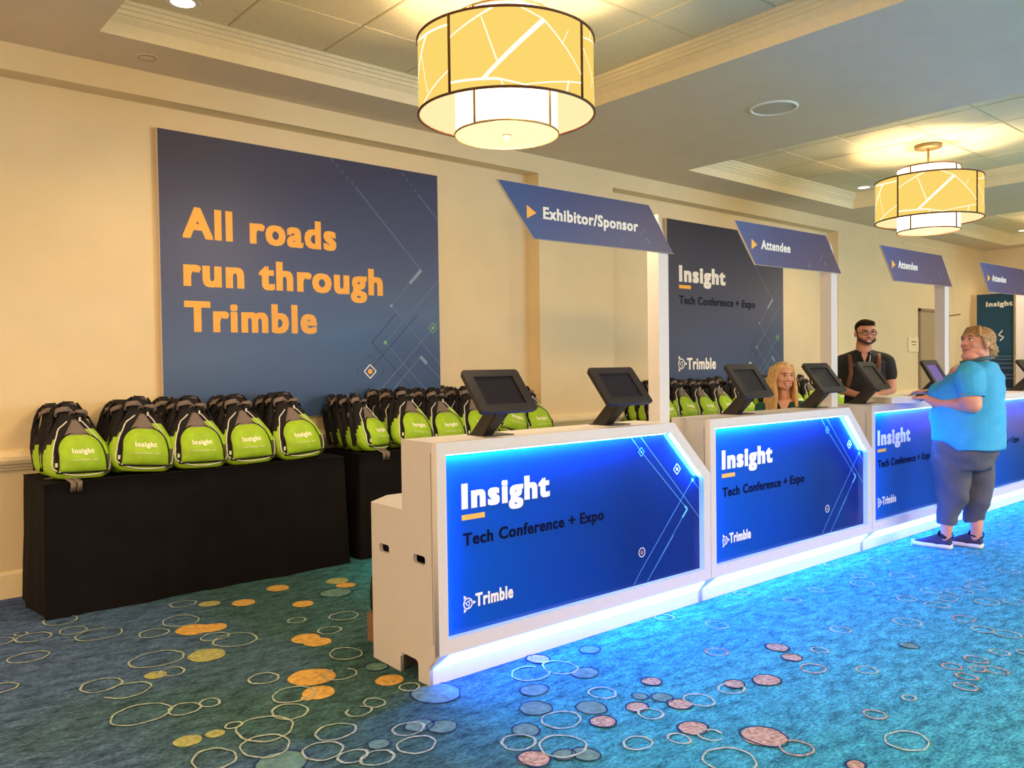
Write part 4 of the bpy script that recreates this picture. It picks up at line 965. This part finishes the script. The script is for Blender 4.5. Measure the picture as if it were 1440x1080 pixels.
def hand(mb, wrist, direction, palm_n, curl=.5, s=1.0, side=1):
    """palm and five bent fingers; direction = toward fingertips, palm_n = palm normal"""
    w_ = Vector(wrist); d_ = Vector(direction).normalized(); n_ = Vector(palm_n); n_ = (n_-d_*n_.dot(d_)).normalized(); l_ = d_.cross(n_)*side
    for k, o_ in enumerate((-.026, -.009, .009, .026)):
        mb.capsule(w_+l_*o_*.55*s, w_+d_*.085*s+l_*o_*s, .017*s, .0125*s, 10)
    for k, (o_, ln_) in enumerate(((-.031, .058), (-.0105, .072), (.0105, .078), (.031, .070))):
        b_ = w_+d_*.088*s+l_*o_*s; a_ = 0; p = b_; r = .0092*s
        for j, f_ in enumerate((.45, .32, .23)):
            a_ += curl*(.5 if j == 0 else .75); q = p+(d_*cos(a_)+n_*sin(a_)+l_*o_*.6)*ln_*f_*s; mb.capsule(p, q, r, r*.88, 8); p = q; r *= .88
    p0 = w_+d_*.022*s+l_*.026*s; p1 = p0+(d_*.55+l_*.75+n_*.25).normalized()*.038*s; p2 = p1+(d_*.85+l_*.25+n_*.35).normalized()*.030*s; p3 = p2+(d_*.9+n_*.4).normalized()*.022*s
    mb.capsule(p0, p1, .0145*s, .0115*s, 8); mb.capsule(p1, p2, .0112*s, .0095*s, 8); mb.capsule(p2, p3, .0095*s, .008*s, 8)
def torso_ring(c, hx, hy, n=28, ex=2.3, ax=None):
    e = 2/ex; out = []
    for k in range(n):
        a = 2*pi*k/n; out.append(Vector(c)+Vector((hx*math.copysign(abs(cos(a))**e, cos(a)), hy*math.copysign(abs(sin(a))**e, sin(a)), 0)))
    return out
def shoe(parent, heel, yaw, size, mu, ms, label=None):
    """sneaker, toe along +y before yaw"""
    t = bpy.data.objects.new('shoe', None); COL.objects.link(t); t.parent = parent; t.location = heel; t.rotation_euler = (0, 0, yaw); L_ = size
    mb = MB(); out = []
    prof = [(-.005, .028), (.03, .036), (.09, .034), (.15, .040), (.20, .045), (.235, .040), (.262, .024), (.27, .006)]
    for y, hw in prof: out.append((hw, y*L_/.27))
    poly = out+[(-x, y) for x, y in out[::-1]]
    rg = lambda z, g, lift: [(x*g, y+(0), z+(lift*max(0, (y/L_-.7))**1.5*3)) for x, y in poly]
    mb.loft([rg(0, .93, .01), rg(.010, 1.0, .012), rg(.026, 1.0, .012), rg(.030, .94, .012)]); link('sole', mb, ms, t, True)
    mb = MB(); rows = []
    for y, hw, h, lo_ in ((.0, .030, .085, .026), (.02, .034, .082, .024), (.06, .035, .082, .024), (.10, .036, .098, .024), (.14, .038, .078, .024), (.18, .041, .058, .024), (.22, .038, .045, .026), (.25, .027, .036, .028), (.264, .012, .032, .030)):
        rows.append([(hw*.95*cos(rad(a)), y*L_/.27, lo_+(h-lo_)*max(0, sin(rad(a)))**.75) for a in range(0, 181, 15)]+[(-hw*.5, y*L_/.27, lo_-.004), (hw*.5, y*L_/.27, lo_-.004)])
    mb.loft(rows); link('upper', mb, mu, t, True)
    mb = MB(); mb.lathe([(.030, .070), (.034, .088), (.031, .108), (.027, .108), (.026, .07)], 20, c=(0, .042, 0)); link('sock_collar', mb, mat('black_sock', (.012, .01, .014), .9), t, True)
    mb = MB(); mb.tube([(0, -.002, .075), (0, -.014, .100), (0, -.004, .118)], .0045, 6); mb.tube([(0, .085, .09), (0, .078, .118), (0, .070, .125)], [.012, .010, .006], 6); link('pull_tab', mb, M_bagblk, t, True)
    return t
# --- the standing woman, facing the counter (+y), head turned to her left toward the camera
W = thing('person', 'woman in turquoise polo shirt, grey cropped trousers and sneakers, standing at the counter', 'person', (0, 0, 0))
XC = 4.40
Hw = Matrix.Translation((4.395, -.560, 1.500)) @ Matrix.Rotation(rad(180+60), 4, 'Z') @ Matrix.Rotation(rad(-13), 4, 'X') @ Matrix.Rotation(rad(-4), 4, 'Y')
b = MB()
head_prims(b, Hw, 1.04, 1.12)
b.sphere(Hw @ Vector((0, -.035, -.100)), (.062, .060, .036), 16, 10, M=Hw.to_3x3())       # soft double chin
b.capsule((4.40, -.575, 1.44), (4.40, -.545, 1.27), .066, .082)
b.loft([torso_ring((XC, -.50, z), hx, hy) for z, hx, hy in ((.80, .20, .20), (1.0, .20, .19), (1.2, .20, .16), (1.33, .15, .10), (1.36, .08, .07))])
LA = [(4.195, -.585, 1.265), (4.165, -.615, 1.075), (4.235, -.345, 1.075), (4.262, -.262, 1.112)]
b.capsule(LA[0], LA[1], .078, .062); b.capsule(LA[1], LA[2], .060, .036); b.capsule(LA[2], LA[3], .036, .026)
b.sphere((4.160, -.600, 1.11), (.070, .075, .085), 16, 10)
hand(b, LA[3], (.12, .98, -.02), (0, -.05, -1), .30, .95, side=-1)
RA = [(4.60, -.56, 1.255), (4.625, -.52, 1.04), (4.50, -.285, 1.115), (4.455, -.215, 1.150)]
b.capsule(RA[0], RA[1], .075, .058); b.capsule(RA[1], RA[2], .056, .034); b.capsule(RA[2], RA[3], .033, .026)
hand(b, RA[3], (-.35, .93, -.02), (-.3, 0, -1), .45, .95, side=1)
# legs
b.capsule((4.31, -.40, .80), (4.315, -.395, .42), .10, .066); b.capsule((4.315, -.395, .42), (4.312, -.385, .13), .062, .040); b.capsule((4.312, -.385, .13), (4.312, -.375, .06), .040, .034)
b.capsule((4.49, -.52, .80), (4.50, -.525, .42), .10, .066); b.capsule((4.50, -.525, .42), (4.492, -.525, .13), .062, .040); b.capsule((4.492, -.525, .13), (4.492, -.518, .06), .040, .034)
body_obj('body', b, M_skw, W, .0068, 3)
face_bits(Hw, W, .6, 1.04, (.22, .12, .06), .008, 1.12)
# polo shirt
M_polo = mat('turquoise_polo', (.035, .34, .62), .75, noise=.10, nscale=6, bump=.35, bscale=7)
b = MB()
rings = []
for z, hx, yf, yb in ((.745, .225, -.300, -.735), (.80, .235, -.268, -.738), (.90, .240, -.262, -.740), (1.00, .240, -.262, -.738), (1.08, .238, -.268, -.735), (1.16, .236, -.285, -.732), (1.22, .232, -.315, -.728), (1.28, .222, -.372, -.720), (1.32, .195, -.42, -.708), (1.352, .14, -.465, -.690), (1.375, .085, -.50, -.665)):
    rings.append(torso_ring((XC, (yf+yb)/2, z), hx, (yf-yb)/2, 32, 2.2))
rings[0] = [Vector((p.x, p.y, p.z+(.055 if p.y > -.50 else 0)*min(1, (p.y+.50)/.1 if p.y > -.5 else 0))) for p in rings[0]]
b.loft(rings)
for sx, A in ((-1, LA), (1, RA)):
    p0 = Vector((XC+sx*.165, -.570, 1.290)); sh = Vector(A[0]); el = Vector(A[1]); b.capsule(p0, sh, .095, .098); b.capsule(sh, sh+(el-sh)*.42, .098, .094)
b.sphere((4.32, -.352, 1.150), (.10, .095, .085), 16, 10); b.sphere((4.48, -.352, 1.150), (.10, .095, .085), 16, 10)
b.sphere((4.40, -.375, .98), (.20, .125, .16), 18, 12)
body_obj('polo_shirt', b, M_polo, W, .009, 4, (.011, (3.5, 3.0, 6.5, 4.0), 1))
mb = MB(); mb.tube([(XC+.088*cos(rad(a)), -.556+.098*sin(rad(a)), 1.385+.018*sin(rad(a+180))) for a in range(-250, 71, 16)], .009, 8, flat=1.6); c = link('shirt_collar', mb, mat('grey_teal_collar', (.05, .10, .13), .8), W, True)
for sx, A in ((-1, LA), (1, RA)):
    sh = Vector(A[0]); el = Vector(A[1]); d_ = (el-sh).normalized(); cc = sh+d_*((el-sh).length*.42+.055); u = d_.orthogonal().normalized(); v = d_.cross(u)
    mb = MB(); mb.tube([cc+(u*cos(2*pi*k/28)+v*sin(2*pi*k/28))*.083 for k in range(28)], .008, 6, True); link('sleeve_cuff', mb, M_polo, W, True)
mb = MB(); line_strip(mb, [(0, 0), (.012, .014), (.03, .004), (.045, .016)], .005, 0); me = mb.mesh('shirt_logo'); me.transform(Matrix.Translation((4.262, -.318, 1.20)) @ Matrix.Rotation(rad(-60), 4, 'Z')); link('shirt_logo', me, M_cream, W)
# trousers
M_pant = mat('grey_cropped_trousers', (.085, .08, .105), .8, noise=.12, nscale=9, bump=.5, bscale=9)
b = MB()
b.loft([torso_ring((XC, (yf+yb)/2, z), hx, (yf-yb)/2, 28, 2.3) for z, hx, yf, yb in ((.60, .185, -.30, -.65), (.70, .205, -.285, -.69), (.80, .215, -.285, -.70), (.88, .215, -.30, -.70))])
for (x0, y0_), (x1, y1_), (x2, y2_), r in (((4.31, -.425), (4.315, -.42), (4.314, -.387), .118), ((4.495, -.50), (4.50, -.515), (4.494, -.505), .115)):
    b.loft([torso_ring((x, y, z), rx, ry, 22, 2.1) for x, y, z, rx, ry in ((x2, y2_, .185, .060, .064), (x2, y2_, .24, .068, .074), (x1, y1_, .36, .085, .108), (x1, y1_, .50, .098, .125), (x0, y0_, .66, .115, .145), (x0, y0_-.02, .80, .120, .155))])
body_obj('trousers', b, M_pant, W, .0085, 3, (.011, (5, 4, 6.0, -5.0), 2))
# hair: dark blond, short, gathered at the back
M_hairw = mat('dark_blond_hair', (.33, .17, .055), .55, noise=.45, nscale=45, bump=.6, bscale=60)
b = MB(); R3 = Hw.to_3x3()
b.sphere(Hw @ Vector((0, .030, .052)), (.095, .100, .088), 20, 14, M=R3); b.sphere(Hw @ Vector((0, .085, .0)), (.070, .055, .080), 16, 10, M=R3)
b.sphere(Hw @ Vector((.0, .125, -.015)), (.048, .045, .058), 14, 10, M=R3)
for k in range(11):
    x = -.075+.015*k; b.capsule(Hw @ Vector((x*.7, -.045, .112)), Hw @ Vector((x*1.12, -.085+abs(x)*.35, .062-abs(x)*.25+.008*sin(k*2.1))), .017, .010, 8)
for sx in (-1, 1):
    for k in range(4): b.capsule(Hw @ Vector((sx*.083, -.035+.02*k, .055)), Hw @ Vector((sx*.093, -.015+.025*k, -.005-.012*k)), .014, .010, 8)
for k in range(9):
    a = rad(k*40); b.capsule(Hw @ Vector((.03*cos(a), .125, -.01+.035*sin(a))), Hw @ Vector((.045*cos(a+.9), .155, -.03+.05*sin(a+.9))), .013, .006, 8)
body_obj('hair', b, M_hairw, W, .0065, 2)
shm = mat('navy_knit_upper', (.035, .03, .075), .85, noise=.2, nscale=60); shs = mat('pale_sole_rubber', (.72, .66, .64), .6)
shoe(W, (4.312, -.418, .002), rad(7), .275, shm, shs); shoe(W, (4.492, -.562, .002), rad(4), .275, shm, shs)

# --- the man behind the third counter
Mn = thing('person', 'bearded man in black polo with glasses and brown shoulder straps, behind the counter', 'person', (5.48, .80, 0), rad(-61))   # local -y faces the camera side
b = MB()
Hm = Matrix.Translation((.015, -.04, 1.645)) @ Matrix.Rotation(rad(16), 4, 'Z') @ Matrix.Rotation(rad(6), 4, 'X')
head_prims(b, Hm, 1.03, 1.14)
b.capsule((0, .0, 1.58), (0, .015, 1.44), .064, .078)
b.loft([torso_ring((0, .02, z), hx, hy) for z, hx, hy in ((.85, .15, .10), (1.1, .16, .105), (1.3, .18, .105), (1.42, .15, .08), (1.47, .07, .06))])
ML = [(-.205, .02, 1.375), (-.245, .015, 1.135), (-.085, -.20, 1.085), (-.035, -.245, 1.085)]
MR = [(.205, .02, 1.375), (.235, .0, 1.125), (.125, -.215, 1.085), (.085, -.255, 1.085)]
for A, sd in ((ML, 1), (MR, -1)):
    b.capsule(A[0], A[1], .058, .046); b.capsule(A[1], A[2], .045, .030); b.capsule(A[2], A[3], .029, .024)
hand(b, ML[3], (.80, -.55, -.05), (.3, .1, -.9), .55, .95, side=-1); hand(b, MR[3], (-.55, -.75, .0), (-.3, .1, -.9), .65, .95, side=1)
for sx in (-1, 1): b.capsule((sx*.09, .03, .85), (sx*.10, .03, .46), .075, .052); b.capsule((sx*.10, .03, .46), (sx*.105, .04, .07), .050, .034)
body_obj('body', b, M_skm, Mn, .0075, 3)
face_bits(Hm, Mn, 1.0, 1.03, (.03, .018, .012), .013, 1.12)
M_blk = mat('black_polo', (.010, .009, .013), .85, noise=.1, bump=.3, bscale=9); M_blk2 = mat('black_trousers', (.008, .008, .011), .85, noise=.1)
b = MB()
b.loft([torso_ring((0, .02, z), hx, hy, 30, 2.4) for z, hx, hy in ((.84, .168, .122), (1.0, .170, .124), (1.15, .176, .124), (1.28, .190, .122), (1.38, .190, .110), (1.43, .160, .090), (1.46, .115, .078), (1.49, .082, .070))])
for sx, A in ((-1, ML), (1, MR)):
    b.capsule((sx*.055, .03, 1.455), (sx*.19, .02, 1.395), .045, .060); b.loft([torso_ring((sx*.10, .02, z), .09, .11, 20) for z in (1.1, 1.25, 1.38)])
    sh = Vector(A[0]); el = Vector(A[1]); b.capsule((sx*.12, .02, 1.395), sh, .062, .070); b.capsule(sh, sh+(el-sh)*.48, .072, .066)
body_obj('polo_shirt', b, M_blk, Mn, .010, 3, (.008, (5, 5, 6, 2), 3))
mb = MB()
mb.tube([(-.062, -.03, 1.475), (-.05, -.070, 1.455), (-.025, -.098, 1.405)], .013, 8); mb.tube([(.062, -.03, 1.475), (.05, -.070, 1.455), (.025, -.098, 1.405)], .013, 8); mb.tube([(-.062, -.03, 1.478), (-.045, .07, 1.49), (.045, .07, 1.49), (.062, -.03, 1.478)], .013, 8); link('shirt_collar', mb, M_blk, Mn, True)
mb = MB(); mb.prism([(-.030, 1.462), (.030, 1.462), (.0, 1.375)], -.106, -.094, 'y'); link('open_neck', mb, M_skm, Mn)
b = MB(); b.loft([torso_ring((0, .025, z), hx, hy, 26, 2.3) for z, hx, hy in ((.72, .165, .12), (.80, .170, .125), (.90, .163, .118))])
for sx in (-1, 1): b.capsule((sx*.085, .03, .80), (sx*.10, .035, .46), .088, .068); b.capsule((sx*.10, .035, .46), (sx*.105, .045, .09), .066, .052)
body_obj('trousers', b, M_blk2, Mn, .011, 3)
M_strap = mat('brown_harness_strap', (.13, .045, .022), .7)
for sx in (-1, 1):
    mb = MB(); pts = [(sx*.135, .10, 1.40), (sx*.125, .03, 1.468), (sx*.125, -.055, 1.435), (sx*.120, -.108, 1.36), (sx*.118, -.112, 1.27), (sx*.140, -.105, 1.17), (sx*.172, -.03, 1.10)]
    mb.tube(pts, .019, 8, flat=.35); o = link('shoulder_strap', mb, M_strap, Mn, True)
mb = MB(); mb.box(-.12, .13, -.128, -.116, 1.345, 1.362); link('chest_strap', mb, M_strap, Mn)
mb = MB(); mb.tube([(.055, -.065, 1.47), (.045, -.112, 1.40), (.030, -.125, 1.34)], .003, 5); mb.box(.012, .046, -.130, -.127, 1.28, 1.335); link('badge', mb, M_wht, Mn)
mb = MB(); mb.box(.005, .045, -.345, -.335, 1.07, 1.16, M=None); link('held_card', mb, M_wht, Mn)
M_hairm = mat('dark_brown_hair', (.030, .014, .008), .95, spec=.1, noise=.3, nscale=60, bump=.5, bscale=80); R3 = Hm.to_3x3()
b = MB(); b.sphere(Hm @ Vector((0, .026, .054)), (.092, .090, .080), 20, 14, M=R3); b.sphere(Hm @ Vector((0, -.030, .098)), (.072, .052, .032), 16, 10, M=R3)
for sx in (-1, 1): b.sphere(Hm @ Vector((sx*.078, .015, .018)), (.014, .040, .042), 12, 8, M=R3)
body_obj('hair', b, M_hairm, Mn, .006, 2)
b = MB()
for k in range(13):
    a = rad(-75+12.5*k); x = .070*sin(a); b.sphere(Hm @ Vector((x, -.028-.052*cos(a), -.082+.030*(abs(sin(a)))**1.5)), (.015, .013, .017), 10, 7, M=R3)
for sx in (-1, 1): b.capsule(Hm @ Vector((sx*.078, -.008, -.02)), Hm @ Vector((sx*.068, -.028, -.062)), .009, .013, 8)
b.capsule(Hm @ Vector((-.024, -.094, -.040)), Hm @ Vector((.024, -.094, -.040)), .0045, .0045, 8)
body_obj('beard', b, mat('brown_beard', (.06, .025, .014), .8, noise=.3, nscale=80), Mn, .005, 2)
g = MB()
for sx in (-1, 1):
    c0 = Vector((sx*.038, -.108, .012)); pts = [Hm @ (c0+Vector((x, 0.012*abs(x)/.03, z))) for x, z in rrect(-.026, .026, -.016, .015, .008, 3)]; g.tube(pts, .0026, 5, True)
    g.tube([Hm @ Vector((sx*.064, -.098, .018)), Hm @ Vector((sx*.090, -.03, .016)), Hm @ Vector((sx*.094, .01, .008))], .0024, 5)
g.tube([Hm @ Vector((-.008, -.104, .016)), Hm @ Vector((.008, -.104, .016))], .0024, 5); link('glasses', g, M_black, Mn)
for sx in (-1, 1): shoe(Mn, (sx*.105, .09, .002), rad(180), .28, mat('black_leather', (.01, .01, .01), .4), M_blk2)

# --- the seated woman behind the second counter
t = thing('stool', 'round black stool under the seated blonde woman', 'stool', (4.22, .93, 0))
mb = MB(); mb.lathe([(0, .495), (.17, .495), (.185, .485), (.185, .455), (0, .45)], 28); link('seat', mb, M_bagblk, t, True)
mb = MB(); mb.tube([(0, 0, .03), (0, 0, .455)], .022, 12); link('column', mb, M_black, t, True)
for k in range(5):
    a = 2*pi*k/5; mb = MB(); mb.tube([(.0, .0, .05), (.24*cos(a), .24*sin(a), .02)], [.018, .012], 8); mb.sphere((.24*cos(a), .24*sin(a), .016), .014, 10, 6); link('foot', mb, M_black, t, True)
Sw = thing('person', 'smiling blonde woman with long hair in a green top, seated behind the second counter', 'person', (4.18, .86, 0), rad(-58))
b = MB()
Hs = Matrix.Translation((0.0, -.04, 1.268)) @ Matrix.Rotation(rad(24), 4, 'Z') @ Matrix.Rotation(rad(4), 4, 'X')
head_prims(b, Hs, .98, 1.08)
b.capsule((0, -.01, 1.20), (0, .01, 1.05), .046, .055)
b.loft([torso_ring((0, .02, z), hx, hy) for z, hx, hy in ((.52, .16, .11), (.70, .135, .095), (.85, .15, .105), (.98, .165, .09), (1.04, .13, .07), (1.085, .06, .05))])
for sx in (-1, 1):
    b.capsule((sx*.175, .02, 1.0), (sx*.20, -.02, .79), .045, .037); b.capsule((sx*.20, -.02, .79), (sx*.10, -.20, .79), .036, .025); hand(b, (sx*.10, -.20, .79), (-sx*.3, -1, 0), (0, 0, -1), .3, .85, side=sx)
    b.capsule((sx*.09, .0, .565), (sx*.12, -.36, .52), .075, .055); b.capsule((sx*.12, -.36, .52), (sx*.12, -.26, .08), .050, .034)
body_obj('body', b, M_sks, Sw, .0075, 3)
face_bits(Hs, Sw, 1.1, .98, (.16, .09, .045), .015, 1.06)
b = MB(); b.loft([torso_ring((0, .02, z), hx, hy, 28, 2.3) for z, hx, hy in ((.50, .172, .125), (.70, .150, .108), (.85, .164, .120), (.98, .178, .104), (1.035, .150, .084), (1.062, .115, .070))])
b.sphere((-.065, -.075, .90), (.068, .058, .064), 14, 10); b.sphere((.065, -.075, .90), (.068, .058, .064), 14, 10)
for sx in (-1, 1): b.capsule((sx*.12, .02, 1.01), (sx*.176, .02, 1.0), .055, .058); b.capsule((sx*.176, .02, 1.0), (sx*.20, -.018, .80), .058, .048)
body_obj('green_top', b, mat('dark_green_top', (.006, .075, .055), .8, noise=.1), Sw, .010, 3, (.006, (6, 6, 5, 1), 4))
mb = MB(); mb.prism([(-.055, 1.075), (.055, 1.075), (.0, .955)], -.100, -.060, 'y'); link('open_neck', mb, M_sks, Sw)
b = MB(); b.loft([torso_ring((0, .0, z), hx, hy, 26, 2.3) for z, hx, hy in ((.498, .165, .125), (.54, .175, .14), (.60, .165, .12))])
for sx in (-1, 1): b.capsule((sx*.09, .0, .58), (sx*.12, -.36, .53), .085, .066); b.capsule((sx*.12, -.36, .53), (sx*.12, -.26, .12), .062, .048)
body_obj('trousers', b, M_blk2, Sw, .012, 3)
for sx in (-1, 1): shoe(Sw, (sx*.12, -.20, .002), rad(180), .25, mat('black_leather', (.01, .01, .01), .4), M_blk2)
M_hairs = mat('long_blonde_hair', (.62, .36, .14), .5, noise=.2, nscale=30, bump=.2, bscale=50); R3 = Hs.to_3x3()
b = MB(); b.sphere(Hs @ Vector((0, .030, .045)), (.085, .092, .082), 20, 14, M=R3); b.sphere(Hs @ Vector((0, .060, -.03)), (.080, .060, .11), 16, 12, M=R3)
for sx in (-1, 1):
    for k in range(6):
        y = -.040+.022*k; top = Hs @ Vector((sx*(.052+.004*k), y, .088-.004*k)); mid_ = Hs @ Vector((sx*(.086+.002*k), y+.012, -.03)); low = Hs @ Vector((sx*(.088+.005*k), y-.018+.01*k, -.15)); end = low+Vector((sx*(.004), -.035, -.14))
        b.capsule(top, mid_, .021, .018, 8); b.capsule(mid_, low, .018, .020, 8); b.capsule(low, end, .020, .010, 8)
for k in range(7): x = -.05+.0165*k; b.capsule(Hs @ Vector((x*.3-.01, -.035, .118)), Hs @ Vector((x*1.3, -.070+abs(x)*.5, .083-abs(x)*.55)), .014, .010, 8)
body_obj('hair', b, M_hairs, Sw, .0065, 9)
